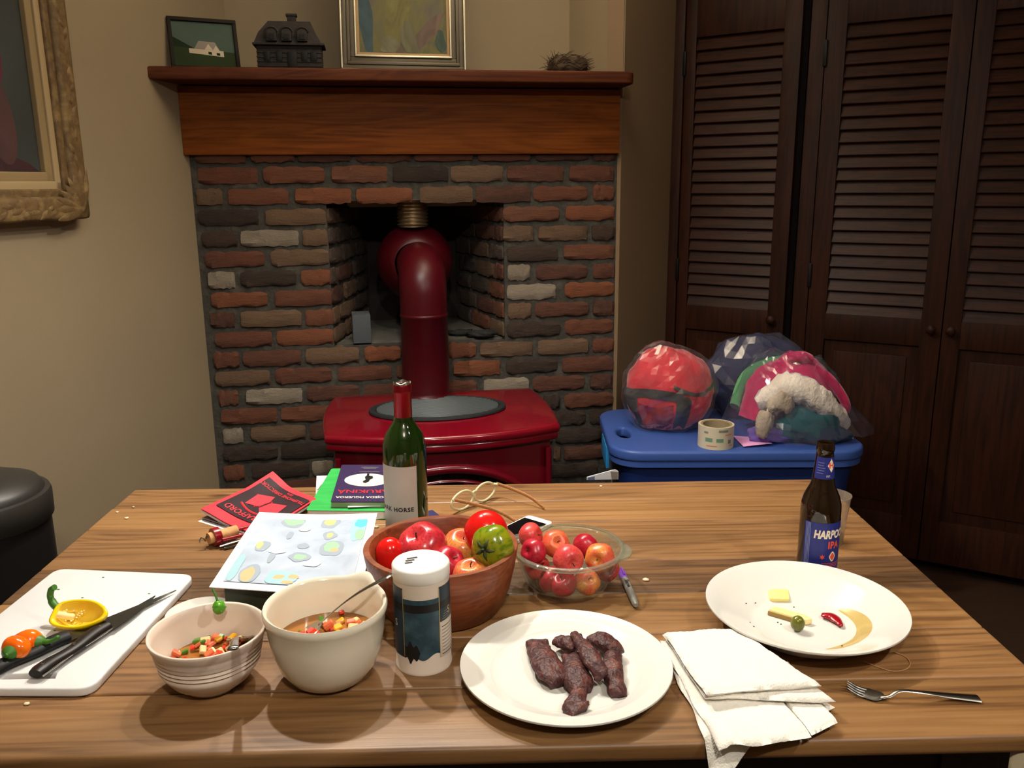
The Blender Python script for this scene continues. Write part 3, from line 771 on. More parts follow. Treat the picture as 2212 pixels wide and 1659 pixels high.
for i, (x, z, a, sx, sz, c) in enumerate(((-.115, .15, .1, .022, .10, S(44, 64, 70)), (-.02, .19, -.15, .04, .14, S(92, 88, 48)), (.075, .125, -.75, .022, .085, S(84, 68, 60)), (-.045, .085, .4, .03, .026, S(92, 90, 70)), (.118, .10, .1, .016, .035, S(44, 60, 52)), (.02, .10, .2, .025, .06, S(86, 84, 62)))):
    pts = [(x+(sx*math.cos(t)*math.cos(a)-sz*math.sin(t)*math.sin(a))*(1+.2*math.sin(3*t+i)), z+(sx*math.cos(t)*math.sin(a)+sz*math.sin(t)*math.cos(a))) for t in [2*math.pi*k/20 for k in range(20)]]
    pts = [(max(-.137, min(.137, p)), max(.061, q)) for p, q in pts]
    flat('brush_patch', pts, .0015-.0002*i, painting_mat('abstract_patch_%d' % i, [tuple(v*.75 for v in c[:3])+(1,), c, tuple(min(1, v*1.3) for v in c[:3])+(1,)], 14, (1, 1, .5), 2), lr)
# bird nest
TW = mat('nest_twigs', S(58, 45, 32), .9, var=S(84, 66, 46), vscale=30)
nr = thing('bird_nest', 'bird nest of dark dry twigs at the right end of the mantel', 'nest', FZ(.540, .045, MZ), FA)
bm = bmesh.new(); add_lathe(bm, [(0, .0), (.050, .0), (.064, .016), (.060, .038), (.050, .050), (.040, .050), (.030, .034), (0, .028)], 28)
for v in bm.verts: v.co *= 1+.12*noise.noise(v.co*40); v.co.z = max(0, v.co.z)
from_bm('nest_cup', bm, TW, nr, True)
bm = bmesh.new(); rnd = random.Random(4)
for i in range(420):
    a = rnd.uniform(0, 2*math.pi); rr = rnd.uniform(.048, .066); z = rnd.uniform(.003, .056)
    if z > .045: rr = rnd.uniform(.034, .055)
    p = Vector((rr*math.cos(a), rr*math.sin(a), z)); tdir = Vector((-math.sin(a), math.cos(a), rnd.uniform(-.5, .7)))+Vector((math.cos(a), math.sin(a), 0))*rnd.uniform(-.4, .9)
    tdir.normalize(); ln = rnd.uniform(.015, .042); q = p+tdir*ln; q.z = max(.001, q.z); p.z = max(.001, p.z)
    add_tube(bm, [p-tdir*ln*.4, (p+q)/2+Vector((0, 0, .002)), q], [.0008, .0009, .0004], 3)
for v in bm.verts: v.co.z = max(.0003, v.co.z)
add_tube(bm, smooth_pts([(-.05, -.02, .012), (-.075, -.02, .022), (-.10, -.02, .016)], 4), .0006, 4)
tag(from_bm('twigs', bm, TW, nr, True), kind='stuff')

# ================================================================== LEFT WALL PAINTING
GF = mat('carved_gilt', S(116, 92, 54), .65, var=[S(92, 70, 40), S(130, 106, 66)], vscale=26, bump=.9, bscale=55)
CREAM = mat('cream_liner', S(140, 118, 82), .6); CREAM2 = mat('pale_liner_bead', S(160, 138, 100), .6)
c_br = atpl(200, 472, L0+LN*.045, LN)                     # lower right corner of the frame
rw = thing('framed_portrait', 'large portrait in a carved gilded frame on the left wall', 'painting', c_br-LN*.045, math.atan2(-LD.y, -LD.x)+math.pi)
# local x: along the wall away from the viewer (LD); local -y... build with explicit axes instead
rw.rotation_euler = (0, 0, math.atan2(LD.y, LD.x)); # x=LD, y = left of LD, i.e. into the wall
W_, H_ = 1.0, 1.15
def prail(nm, x0, x1, z0, z1, y0, y1, m, bev=.004): return box(nm, (x1-x0, y1-y0, z1-z0), ((x0+x1)/2, (y0+y1)/2, (z0+z1)/2), m, rw, bevel=bev, seg=3)
def ploop(nm, ins, wd, y0, y1, m, bev):
    prail(nm, -ins-wd, -ins, ins+0, H_-ins, y0, y1, m, bev); prail(nm, -W_+ins, -W_+ins+wd, ins, H_-ins, y0, y1, m, bev)
    prail(nm, -W_+ins, -ins, ins, ins+wd, y0, y1, m, bev); prail(nm, -W_+ins, -ins, H_-ins-wd, H_-ins, y0, y1, m, bev)
ploop('frame_rail', 0, .058, -.045, .0, GF, .014); ploop('frame_slope', .050, .026, -.034, .0, GF, .006)
ploop('liner', .072, .022, -.026, .0, CREAM2, .003); ploop('liner', .092, .024, -.020, .0, CREAM, .003)
# carved ornament on the rails and at the corner
rnd = random.Random(3)
bm = bmesh.new()
def leafb(p, ang, L_, W2, hgt):
    vs = []
    ca, sa = math.cos(ang), math.sin(ang)
    for t in range(7):
        tt = t/6; wv = W2*math.sin(math.pi*(tt*.85+.12))
        for s in (-1, 0, 1):
            lx = tt*L_; lz = s*wv
            vs.append(bm.verts.new((p[0]+lx*ca-lz*sa, p[1]-(hgt*(1-abs(s)*.9)*math.sin(math.pi*(tt*.8+.15))), p[2]+lx*sa+lz*ca)))
    for t in range(6):
        for s in range(2):
            i = t*3+s; bm.faces.new((vs[i], vs[i+1], vs[i+4], vs[i+3]))
for k, (ang, L_) in enumerate(((math.radians(90), .11), (math.radians(105), .10), (math.radians(75), .10), (math.radians(180), .11), (math.radians(165), .10), (math.radians(195), .10), (math.radians(135), .085), (math.radians(120), .09), (math.radians(150), .09))):
    leafb((-.026, -.043, .026), ang, L_, .014, .008)
for i in range(34):
    leafb((-.03+rnd.uniform(-.008, .008), -.043, .13+i*.03), math.radians(90+rnd.uniform(-40, 40)), rnd.uniform(.025, .045), .009, .006)
    leafb((-.13-i*.026, -.043, .03+rnd.uniform(-.008, .008)), math.radians(180+rnd.uniform(-40, 40)), rnd.uniform(.025, .045), .009, .006)
from_bm('carved_ornament', bm, GF, rw, True)
DKP = painting_mat('portrait_ground', [S(28, 28, 26), S(46, 50, 48), S(60, 70, 70)], 1.6, (1, 1, 1), .4, .7)
prail('canvas', -W_+.1, -.1, .1, H_-.1, -.006, 0, DKP, 0)
def wflat(nm, pts, y, m):
    b_ = bmesh.new(); b_.faces.new([b_.verts.new((x, y, z)) for x, z in pts]); return from_bm(nm, b_, m, rw, False)
def ell(cx, cz, rx, rz, a=0, n=28): return [(cx+rx*math.cos(t)*math.cos(a)-rz*math.sin(t)*math.sin(a), cz+rx*math.cos(t)*math.sin(a)+rz*math.sin(t)*math.cos(a)) for t in [2*math.pi*k/n for k in range(n)]]
MAG = painting_mat('portrait_dress', [S(66, 14, 32), S(100, 20, 46), S(82, 28, 44)], 6); ARM = painting_mat('portrait_arm', [S(58, 34, 36), S(76, 48, 45), S(66, 40, 40)], 5); SKT = painting_mat('portrait_skirt', [S(34, 12, 18), S(58, 22, 28), S(40, 26, 24)], 5)
wflat('painted_skirt', [(-.86, .118), (-.122, .118), (-.15, .135), (-.24, .165), (-.34, .19), (-.86, .24)], -.0066, SKT)
wflat('painted_dress', ell(-.36, .37, .165, .16), -.0068, MAG)
wflat('painted_arm', ell(-.228, .235, .045, .105, .18), -.0071, ARM)

# ================================================================== TRASH CAN
CANM = mat('black_bin_steel', S(30, 28, 26), .42, metal=.3); LIDM = mat('black_bin_lid', S(40, 38, 35), .45)
tcx = CAM + ray(91, 1048)*1.62
cr_ = .138
tr = thing('trash_can', 'tall black round trash can between the table and the left wall', 'trash can', (tcx.x-cr_*.985-.022, tcx.y+.03, 0))
lathe('body', [(0, 0), (cr_*.93, 0), (cr_*.95, .02), (cr_*.955, .755), (0, .755)], CANM, tr, seg=48)
lathe('rim', [(cr_*.95, .742), (cr_*1.0, .748), (cr_*1.005, .792), (cr_*.985, .800), (cr_*.90, .802), (cr_*.90, .745)], LIDM, tr, seg=48)
lathe('lid', [(cr_*.915, .792), (cr_*.92, .804), (cr_*.85, .818), (cr_*.55, .834), (0, .840)], LIDM, tr, seg=48)

# ================================================================== BLUE TOTE AND BAGS
BLUE = mat('blue_tote_plastic', S(56, 84, 152), .42, bump=.05); BLUED = mat('blue_tote_body', S(16, 38, 92), .5); BLUEC = mat('blue_latch', S(40, 130, 190), .45)
TX, TY, TLZ = .685, 2.675, .60
tt = thing('storage_tote', 'blue plastic storage tote with lid in front of the closet doors', 'tote', (TX, TY, 0), math.radians(-1))
lw, ld_ = .775, .50
hole = [(-.325+.026*math.cos(a)*(.7 if math.cos(a) > 0 else 1), -.045+.058*math.sin(a)) for a in [2*math.pi*k/18 for k in range(18)]]
hole2 = [(.325+.026*math.cos(a), -.045+.058*math.sin(a)) for a in [2*math.pi*k/18 for k in range(18)]]
lid = prism('lid', rrect(lw, ld_, .095, 9), TLZ-.035, TLZ, BLUE, tt, holes=(hole, hole2), bevel=.010, seg=4)
prism('lid_skirt', rrect(lw*.985, ld_*.98, .09, 9), TLZ-.052, TLZ-.03, BLUE, tt, holes=(rrect(lw*.9, ld_*.86, .07, 9),))
bm = bmesh.new()
rings = []
for z, k in ((0.0, .78), (.015, .80), (.40, .885), (.50, .90), (TLZ-.036, .925)):
    rings.append([bm.verts.new((x, y, z)) for x, y in rrect(lw*k, ld_*k, .06, 7)])
for a, b2 in zip(rings[:-1], rings[1:]):
    for i in range(len(a)): bm.faces.new((a[i], a[(i+1) % len(a)], b2[(i+1) % len(a)], b2[i]))
bm.faces.new(rings[0])
from_bm('body', bm, BLUED, tt, True, 40)
for x in (-.25, 0, .25): box('body_rib', (.03, .012, .44), (x, -ld_*.447, .26), BLUED, tt, bevel=.004, rot=(math.radians(4), 0, 0))
box('latch', (.012, .16, .07), (-lw/2+.004, -.03, TLZ-.065), BLUEC, tt, bevel=.004)
LZ = TLZ
FILM = film('clear_bag_film', (.98, .97, .97, 1), .04, 1.7, .05, (.85, .82, .85, 1), 0)
FILMD = film('smoky_bag_film', (.88, .88, .94, 1), .05, 1.7, .05, (.5, .5, .72, 1), 0)
def bagpt(px, py, Y):
    d = ray(px, py); t = (Y-CAM.y)/d.y; return CAM+d*t
# --- bag of red clothes
B1 = Vector((.507, 2.70, LZ))
RED = mat('red_fleece', S(206, 26, 44), .9, var=S(176, 16, 34), vscale=14, sheen=.3, bump=.3, bscale=40)
DGR = mat('dark_grey_trim', S(58, 54, 52), .9, bump=.3); PNK = mat('dusty_pink_fleece', S(206, 98, 116), .9, var=S(170, 70, 90), vscale=14, sheen=.3)
DRD = mat('deep_red_fleece', S(140, 8, 24), .9, bump=.3, bscale=40)
def bshape(d):  # bundle shape: bulging, flattened under
    k = 1+.10*noise.fractal(d*1.7+Vector((3, 1, 2)), 1, 2, 3)
    k *= 1+.10*max(0, Vector((-.35, -.2, .9)).normalized().dot(d))**6   # drawn up to a peak at the upper left
    k -= .035*abs(noise.noise(d*4.2+Vector((2, 7, 1))))                # folds
    return k
SB = Vector((.149, .125, .153))
def bsurf(th, ph, off=1.0):
    d = Vector((math.cos(ph)*math.cos(th), math.cos(ph)*math.sin(th), math.sin(ph)))
    k = bshape(d)*off; p = Vector((d.x*SB.x*k, d.y*SB.y*k, d.z*SB.z*k)); 
    p.z = max(p.z, -.120*off); return p
g1 = thing('red_jacket', 'bundled red fleece jacket with dark grey trim inside the clear bag', 'jacket', B1+Vector((0, 0, .122)))
def bpatch(nm, th0, th1, ph0, ph1, off, m, par, nu=24, nv=8, bend=0.0, surf=bsurf):
    return sheet(nm, lambda u, v: surf(math.radians(th0+(th1-th0)*u), math.radians(ph0+(ph1-ph0)*v+bend*math.sin(math.pi*u)), off), nu, nv, m, par)
bpatch('jacket_body', 0, 360, -89, 89, .93, RED, g1, 48, 26)
bpatch('trim_band', 200, 282, -6, 6, .955, DGR, g1, bend=5); bpatch('trim_band', 268, 350, 12, 17, .96, DGR, g1, bend=-12)
bpatch('lower_panel', 212, 268, -50, -8, .95, DRD, g1, bend=-6); bpatch('lower_trim', 272, 294, -50, -4, .952, DGR, g1, bend=6)
bpatch('lower_trim', 190, 216, -50, 8, .952, DGR, g1)
bpatch('pink_lining', 200, 320, -80, -46, .95, PNK, g1, bend=6)
def bagsurf(u, v):
    th = 2*math.pi*u; ph = math.radians(-89+178*v)
    d = Vector((math.cos(ph)*math.cos(th), math.cos(ph)*math.sin(th), math.sin(ph)))
    p = bsurf(th, ph, 1.0)
    f = abs(noise.noise(d*2.6+Vector((9, 2, 5))))
    p *= 1+.05*(1-2*f)-.012+.020*noise.noise(d*9)+.014*noise.noise(d*23)
    p.z = max(p.z, -.1218); return p
bg = sheet('clear_bag', bagsurf, 44, 26, FILM, smooth=False); bg.location = B1+Vector((0, 0, .122)); tag(bg, 'crumpled clear plastic bag round the red clothes on the tote', 'bag')
# --- navy bag behind
NAVY = mat('navy_fleece', S(40, 46, 74), .85, var=S(30, 34, 58), vscale=12, bump=.4, bscale=30)
B3 = Vector((.825, 2.825, LZ))
nv_ = blob('navy_blanket', NAVY, None, (.172, .084, .152), .12, 1.6, 5, 40, 24, floor=-.124); nv_.location = B3+Vector((0, 0, .1252)); tag(nv_, 'folded navy blue blanket at the back of the tote lid', 'blanket')
fb = blob('clear_bag', FILMD, None, (.182, .091, .162), .16, 1.9, 5, 26, 16, floor=-.1246, smooth=False); fb.location = B3+Vector((0, 0, .1252)); tag(fb, 'clear plastic bag wrapped round the navy blanket behind', 'bag')
GRN = mat('green_fleece', S(84, 150, 92), .9, sheen=.3, bump=.3)
# --- bag of pink and white clothes
B2 = Vector((.868, 2.61, LZ))
MAGF = mat('magenta_fleece', S(208, 22, 88), .9, var=S(180, 14, 70), vscale=10, sheen=.3, bump=.35, bscale=35)
WFL = mat('white_sherpa', S(226, 214, 200), 1.0, var=S(196, 182, 166), vscale=20, sheen=.4, bump=1.0, bscale=120)
TEAL = mat('teal_fleece', S(20, 92, 92), .9, bump=.3); GFL = mat('grey_sherpa', S(176, 162, 146), 1.0, var=S(140, 124, 108), vscale=20, bump=1.0, bscale=120)
g2 = thing('magenta_fleece_top', 'bright magenta fleece garment heaped in the wide zip bag', 'clothing', B2)
SM = Vector((.150, .100, .165))
def msurf(th, ph, off=1.0):
    d = Vector((math.cos(ph)*math.cos(th), math.cos(ph)*math.sin(th), max(0, math.sin(ph))))
    k = (1+.10*noise.fractal(d*2.1+Vector((1, 8, 2)), 1, 2, 3))*off
    return Vector((d.x*SM.x*k+.01*math.sin(ph), d.y*SM.y*k, .045+d.z*SM.z*k*.86))
bpatch('fleece_body', 0, 360, -5, 89, 1.0, MAGF, g2, 48, 20, surf=msurf)
tube('sleeve_loop', smooth_pts([(.06, -.045, .165), (.11, -.055, .135), (.150, -.06, .095), (.160, -.062, .070), (.130, -.07, .072)], 5), .013, MAGF, g2, seg=8)
tube('collar_fold', smooth_pts([(-.015, -.03, .188), (.02, -.045, .192), (.05, -.035, .182)], 5), .012, MAGF, g2, seg=8)
gg = tube('green_fleece_scarf', [Vector(p) for p in smooth_pts([(-.158, .03, .06), (-.12, .06, .125), (-.04, .07, .155), (.05, .062, .160), (.112, .045, .140), (.150, .03, .09)], 5)], .018, GRN, None, seg=10)
gg.location = B2; tag(gg, 'green fleece scarf peeking out behind the magenta fleece', 'scarf')
def fluffy(nm, label, pts, rad, m, seed):
    bm = bmesh.new(); P_ = smooth_pts(pts, 7); n = len(P_)
    rr = [rad*(.55+.45*math.sin(math.pi*min(1, (i+1)/(n)*.9+.06))) for i in range(n)]
    add_tube(bm, P_, rr, 18)
    for v in bm.verts:
        k = noise.fractal(v.co*38+Vector((seed, 0, 0)), 1, 2, 3)*.011+noise.noise(v.co*120)*.003
        v.co += v.co.normalized()*0 + Vector((noise.noise(v.co*60)*.003, -abs(k)*.5, k))
    o = from_bm(nm, bm, m, None, True); o.location = B2; tag(o, label, 'clothing'); return o
fluffy('sherpa_collar', 'white sherpa fleece collar folded over the magenta fleece', [(-.115, -.075, .085), (-.06, -.105, .128), (.0, -.112, .128), (.05, -.112, .102), (.10, -.10, .072), (.152, -.08, .038)], .034, WFL, 2)
fluffy('sherpa_cuff', 'curled grey sherpa roll under the white collar', [(-.03, -.118, .088), (-.055, -.125, .102), (-.08, -.122, .094), (-.085, -.118, .078)], .024, GFL, 7)
fluffy('sherpa_cuff', 'small upright grey sherpa cuff at the left of the zip bag', [(-.10, -.118, .074), (-.108, -.122, .05), (-.115, -.12, .022)], .026, GFL, 11)
tl_ = blob('teal_shirt', TEAL, None, (.105, .035, .045), .25, 2.2, 8, 30, 18); tl_.location = B2+Vector((.03, -.105, .045)); tag(tl_, 'crumpled teal fleece below the white sherpa collar', 'clothing')
def zsurf(u, v):
    # wide zip bag: dome over the clothes that flattens into a slack skirt with a pointed right corner
    th = 2*math.pi*u
    d = Vector((math.cos(th), math.sin(th)))
    ph = math.radians(88*(1-v))
    rx = SM.x+.030; ry = SM.y+.048
    if math.sin(th) < 0: ry += .012
    r = math.cos(ph)
    flare = max(0, (v-.72)/.28)**1.5
    x = d.x*rx*r*(1+.16*flare); y = d.y*ry*r*(1+.10*flare)
    if d.x > .6 and d.y < .3: x += .065*flare*max(0, d.x-.6)/.4
    z = (.198)*math.sin(ph)**.9+.006
    n = abs(noise.noise(Vector((x, y, z))*13+Vector((4, 4, 1))))
    z += (.010-.028*n)*(1-.3*flare); x += .008*noise.noise(Vector((x, y, z))*18); z += .006*noise.noise(Vector((x, y, z))*45); y += .006*noise.noise(Vector((z, x, y))*40)
    z += .022*flare*(.5+.5*math.sin(5*th))*.6
    return Vector((x, y, max(.002, z)))
zb = sheet('zip_bag', zsurf, 60, 26, FILMD, smooth=False); zb.location = B2; tag(zb, 'wide clear zip bag stuffed with magenta and white fleece on the tote', 'bag')
lav = blob('lavender_cloth', mat('lavender_cloth', S(110, 84, 160), .9, bump=.3), None, (.09, .035, .024), .25, 2, 12, 26, 14, floor=-.016); lav.location = B2+Vector((-.06, -.085, .018)); tag(lav, 'lavender cloth at the bottom of the zip bag behind the tape roll', 'clothing')
nvc = blob('dark_teal_cloth', mat('dark_teal_cloth', S(18, 44, 66), .9, bump=.3), None, (.085, .03, .026), .25, 2, 15, 26, 14, floor=-.016); nvc.location = B2+Vector((.075, -.11, .018)); tag(nvc, 'dark blue cloth at the bottom of the zip bag', 'clothing')
for o_ in (g2, gg, zb, tl_, lav, nvc)+tuple(o2 for o2 in COL.objects if o2.name.startswith('sherpa')):
    o_.scale.z = 1.34; o_.location.z = LZ+(o_.location.z-LZ)*1.34
# --- tape roll and pink note
tp = thing('tape_roll', 'roll of packing tape with printed paper label standing on the tote lid', 'tape', (bagpt(1543, 958, 2.50).x, 2.487, LZ+.0005))
TAPE = mat('tape_label', S(196, 184, 158), .55); TAPEI = mat('tape_core', S(140, 122, 92), .8)
tr0 = .053; th_ = .068
lathe('tape_band', [(tr0-.006, 0), (tr0, 0), (tr0, th_), (tr0-.006, th_)], TAPE, tp, seg=48)
lathe('core', [(tr0-.006, th_-.0005), (tr0-.013, th_-.001), (tr0-.013, .001), (tr0-.006, .0005)], TAPEI, tp, seg=48)
GRP = mat('print_green', S(104, 136, 112), .6); ORP = mat('print_orange', S(206, 120, 92), .6); GYP = mat('print_grey', S(120, 122, 108), .6)
A0 = -math.pi/2
for z, aa, w_, h_, m_ in ((.030, -.62, .42, .012, GRP), (.030, .0, .40, .011, GRP), (.046, .55, .5, .003, ORP), (.058, .2, .55, .007, GYP), (.052, -.8, .25, .006, GYP), (.012, -.45, .6, .003, ORP), (.012, .75, .3, .003, ORP), (.024, .62, .22, .012, GYP)):
    cyl_patch('label_print', m_, tp, lambda z_: tr0+.0004, z-h_/2, z+h_/2, A0+aa-w_/2, A0+aa+w_/2, 10, 1)
pk = mat('pink_paper', S(226, 160, 208), .8)
q = [atz(x, y, LZ+.003) for x, y in ((1584, 941), (1638, 945), (1668, 963), (1606, 966))]
nt_ = sheet('sticky_note', lambda u, v: (q[0]*(1-u)+q[1]*u)*(1-v)+(q[3]*(1-u)+q[2]*u)*v+Vector((0, 0, .004*math.sin(math.pi*v)*0+.006*v*v*(.4+u))), 8, 8, pk, None, .0006)
tag(nt_, 'pink paper note lying on the tote lid beside the tape roll', 'note')

# ================================================================== DINING TABLE
TW1 = wood('table_wood_mid', S(112, 78, 46), S(142, 102, 62), S(156, 114, 72), rough=.45, scale=.8, stain=.38, bump=.2, knots=3.0)
TW2 = wood('table_wood_warm', S(116, 80, 46), S(148, 106, 62), S(162, 120, 75), rough=.45, scale=.7, stain=.4, bump=.25)
TW3 = wood('table_wood_dark', S(84, 60, 40), S(112, 80, 51), S(128, 93, 60), rough=.42, scale=1.1, stain=.55, bump=.25)
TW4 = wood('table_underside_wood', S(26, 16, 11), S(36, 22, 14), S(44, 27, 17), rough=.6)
tb = thing('dining_table', 'worn brown plank dining table covered with food and dishes', 'table', (-.0625, 1.303, 0), math.radians(1.2))
ys = [-.444, -.32, -.195, -.068, .050, .224, .335, .444]
TL = 1.475
for (a, b), m_ in zip(zip(ys[:-1], ys[1:]), (TW2, TW1, TW2, TW3, TW1, TW2, TW1)):
    box('plank', (TL, b-a-.0008, .024), (0, (a+b)/2, TZ-.012), m_, tb, bevel=.0045 if a > -.4 and b < .4 else .007, seg=3)
for y in (-.38, .38): box('apron', (TL-.14, .022, .075), (0, y, TZ-.0610), TW4, tb, bevel=.002)
for x in (-.64, .64): box('apron', (.022, .74, .075), (x, 0, TZ-.0610), TW4, tb, bevel=.002)
for x in (-.615, .615):
    for y in (-.36, .36): box('leg', (.075, .075, TZ-.024), (x, y, (TZ-.024)/2), TW4, tb, bevel=.006)

# stools, only their seat edges show under the table top
SEATG = mat('grey_seat', S(150, 138, 112), .8, bump=.2); SEATSH = mat('brown_seat', S(92, 80, 72), .8, bump=.2);  # second seat darker: shade under the table put into its colour
def stool(label, x, y, seat, rz=0.0):
    s = thing('stool', label, 'stool', (x, y, 0), rz)
    prism('seat', rrect(.34, .34, .05), .415, .45, seat, s, bevel=.008, seg=3)
    for sx in (-1, 1):
        for sy in (-1, 1): tube('leg', [Vector((sx*.15, sy*.15, 0)), Vector((sx*.12, sy*.12, .418))], .016, TW4, s, seg=10)
    for sx in (-1, 1): tube('stretcher', [Vector((sx*.137, -.137, .18)), Vector((sx*.137, .137, .18))], .010, TW4, s, seg=8)
    for sy in (-1, 1): tube('stretcher', [Vector((-.137, sy*.137, .22)), Vector((.137, sy*.137, .22))], .010, TW4, s, seg=8)
p_ = atz(2148, 1622, .45); stool('stool with a pale grey seat standing right of the table', p_.x+.17, p_.y-.17, SEATG)
p_ = atz(1420, 1646, .45); stool('stool with a brown seat pushed under the table', p_.x, p_.y-.17, SEATSH, .06)

WHITE = mat('white_glaze', S(216, 213, 205), .10, spec=.5)
STEEL = mat('steel', S(190, 186, 176), .22, metal=1.0); STEELD = mat('dull_steel', S(120, 118, 112), .35, metal=1.0)
# ================================================================== PLATES
def plate_(label, c, R, rim, well=.62, rings=0):
    r = thing('dinner_plate', label, 'plate', (c[0], c[1], TZ))
    o = [(0, .002), (R*.52, .002), (R*.56, .0), (R*.60, .0), (R*.66, .006), (R*.80, rim*.55), (R*.985, rim-.003), (R, rim-.001), (R*.995, rim+.001)]
    i = [(R*.97, rim), (R*.85, rim*.70+.003)]
    if rings:
        for k in range(rings): i += [(R*(.83-.022*k), rim*(.68-.06*k)+.0034), (R*(.82-.022*k), rim*(.66-.06*k)+.0028)]
    i += [(R*(well+.02), .0085), (R*(well-.03), .0065), (R*.3, .006), (0, .006)]
    lathe('plate_body', o+i, WHITE, r, seg=80, auto=70)
    return r
P1 = Vector((.067, 1.007)); plate_('white plate holding strips of dark dried meat', P1, .1385, .021, .66, 6)
P2 = Vector((.418, 1.124)); plate_('white wide-rimmed plate with cheese scraps, an olive and oil', P2, .1400, .040, .52)
# dried meat
MEAT = mat('dried_meat', S(84, 38, 34), .5, var=[S(58, 24, 24), S(104, 54, 44)], vscale=60, bump=1.0, bscale=140, spec=.6)
def meat(label, path, w, h, seed):
    bm = bmesh.new(); pts = [T(x, y, z) for x, y, z in path]; P_ = smooth_pts(pts, 7); n = len(P_)
    ws = [w[0]+(w[1]-w[0])*min(1, i/(n*.5)) if i < n*.5 else w[1]+(w[2]-w[1])*((i-n*.5)/(n*.5)) for i in range(n)]
    ws[0] *= .45; ws[-1] *= .5
    c0 = P_[n//2].copy()
    add_tube(bm, [p-c0 for p in P_], ws, 16, flat=(1, h), upv=(0, 0, 1))
    for v in bm.verts:
        k = noise.fractal(v.co*95+Vector((seed*5, 0, 0)), 1, 2, 4)
        v.co += Vector((noise.noise(v.co*60+Vector((seed, 1, 0))), noise.noise(v.co*60+Vector((0, seed, 3))), 0))*.004+Vector((0, 0, k*.0035))
    zmin = TZ+.0066-c0.z
    for v in bm.verts: v.co.z = max(v.co.z, zmin)
    o = from_bm('dried_meat_strip', bm, MEAT, None, True); o.location = c0
    tag(o, label, 'meat', 'dried meat strips on the plate'); return o
meat('broad dark meat strip lying apart at the left of the pile', [(1160, 1388, .012), (1170, 1416, .016), (1190, 1452, .018), (1212, 1478, .012)], (.016, .020, .017), .5, 1)
meat('long slim meat strip lying on top across the pile', [(1238, 1368, .030), (1262, 1398, .036), (1285, 1432, .034), (1300, 1468, .022)], (.007, .012, .010), .7, 2)
meat('short folded meat strip at the back of the pile', [(1204, 1382, .018), (1224, 1390, .022), (1246, 1404, .020)], (.009, .014, .010), .7, 3)
meat('shiny middle meat strip under the slim one', [(1236, 1418, .014), (1243, 1445, .018), (1250, 1478, .016), (1255, 1495, .012)], (.014, .019, .014), .55, 4)
meat('club-ended meat strip pointing at the table front', [(1256, 1480, .016), (1247, 1505, .014), (1243, 1530, .012), (1256, 1540, .011)], (.010, .014, .019), .55, 5)
meat('curled dark meat strip at the back right of the pile', [(1276, 1382, .020), (1298, 1384, .026), (1318, 1398, .022), (1325, 1414, .016)], (.013, .017, .013), .6, 6)
meat('narrow meat strip at the right end of the pile', [(1326, 1412, .018), (1322, 1445, .018), (1330, 1480, .014), (1338, 1505, .010)], (.012, .013, .010), .6, 7)
# cheese, olive, pepper, oil
CHEESE = mat('cheese', S(238, 220, 140), .45, sss=.2); CHEESE2 = mat('cheese_rind_paste', S(232, 206, 136), .5, var=S(244, 226, 164), vscale=30); RIND = mat('cheese_rind', S(150, 120, 62), .6)
def on_plate(px, py, h=.0068): return T(px, py, h)
q = [on_plate(x, y, .012) for x, y in ((1648, 1262), (1700, 1258), (1706, 1292), (1664, 1292))]
q = [(v.x-q[0].x, v.y-q[0].y) for v in q]
c = prism('cheese_piece', rpoly(q, .004), 0, .007, CHEESE, None, bevel=.002); c.location = on_plate(1648, 1262, .0135); c.rotation_euler = (math.radians(9), math.radians(2), 0)
tag(c, 'pale yellow square of cheese on the wide-rimmed plate', 'cheese')
a_, b_ = on_plate(1668, 1325), on_plate(1745, 1348)
cr0 = thing('cheese_sliver', 'long wedge of soft cheese with brown rind beside the olive', 'cheese', (a_+b_)/2, math.atan2((b_-a_).y, (b_-a_).x))
prism('paste', rpoly([(-.030, -.007), (.026, -.006), (.032, .004), (.018, .009), (-.026, .008)], .003), 0, .009, CHEESE2, cr0, bevel=.002)
prism('rind', [(-.030, -.0085), (.018, -.0075), (.018, -.0062), (-.030, -.0068)], 0, .006, RIND, cr0)
OL_ = mat('olive', S(104, 104, 26), .22, spec=.6, var=S(88, 88, 20), vscale=20)
oc = on_plate(1722, 1362)
ol = thing('green_olive', 'whole green olive resting against the cheese wedge', 'olive', oc)
ob_ = blob('olive_body', OL_, ol, (.0098, .0098, .0115), .02, 2, 1, 24, 16); ob_.location = (0, 0, .0112)
lathe('stem_scar', [(0, .0), (.0016, .0), (.001, .001), (0, .001)], RIND, ol, seg=10).location = (.002, -.006, .0195)
RP = mat('roasted_pepper', S(150, 10, 26), .18, spec=.6)
pts = [on_plate(x, y, .011) for x, y in ((1774, 1328), (1800, 1334), (1818, 1352))]; c0 = pts[1].copy()
bm = bmesh.new(); add_tube(bm, [p-c0 for p in smooth_pts(pts, 6)], [.004, .006, .007, .0075, .008, .0085, .009, .009, .008, .006, .005, .004, .002], 10, flat=(1, .45), upv=(0, 0, 1))
for v in bm.verts: v.co.z += noise.noise(v.co*150)*.0012
o = from_bm('red_pepper_strip', bm, RP, None, True); o.location = c0; tag(o, 'glossy strip of roasted red pepper on the wide-rimmed plate', 'pepper')
OIL = film('oil_smear', (.96, .88, .62, 1), .30, 1.5, .08, S(222, 186, 96))
def plate2_h(r):
    R, rim = .14, .040
    pr_ = [(0, .006), (R*.3, .006), (R*.49, .0065), (R*.54, .0085), (R*.85, rim*.70+.003), (R*.97, rim)]
    for (r0, z0), (r1, z1) in zip(pr_[:-1], pr_[1:]):
        if r <= r1: return z0+(z1-z0)*(r-r0)/(r1-r0)
    return rim
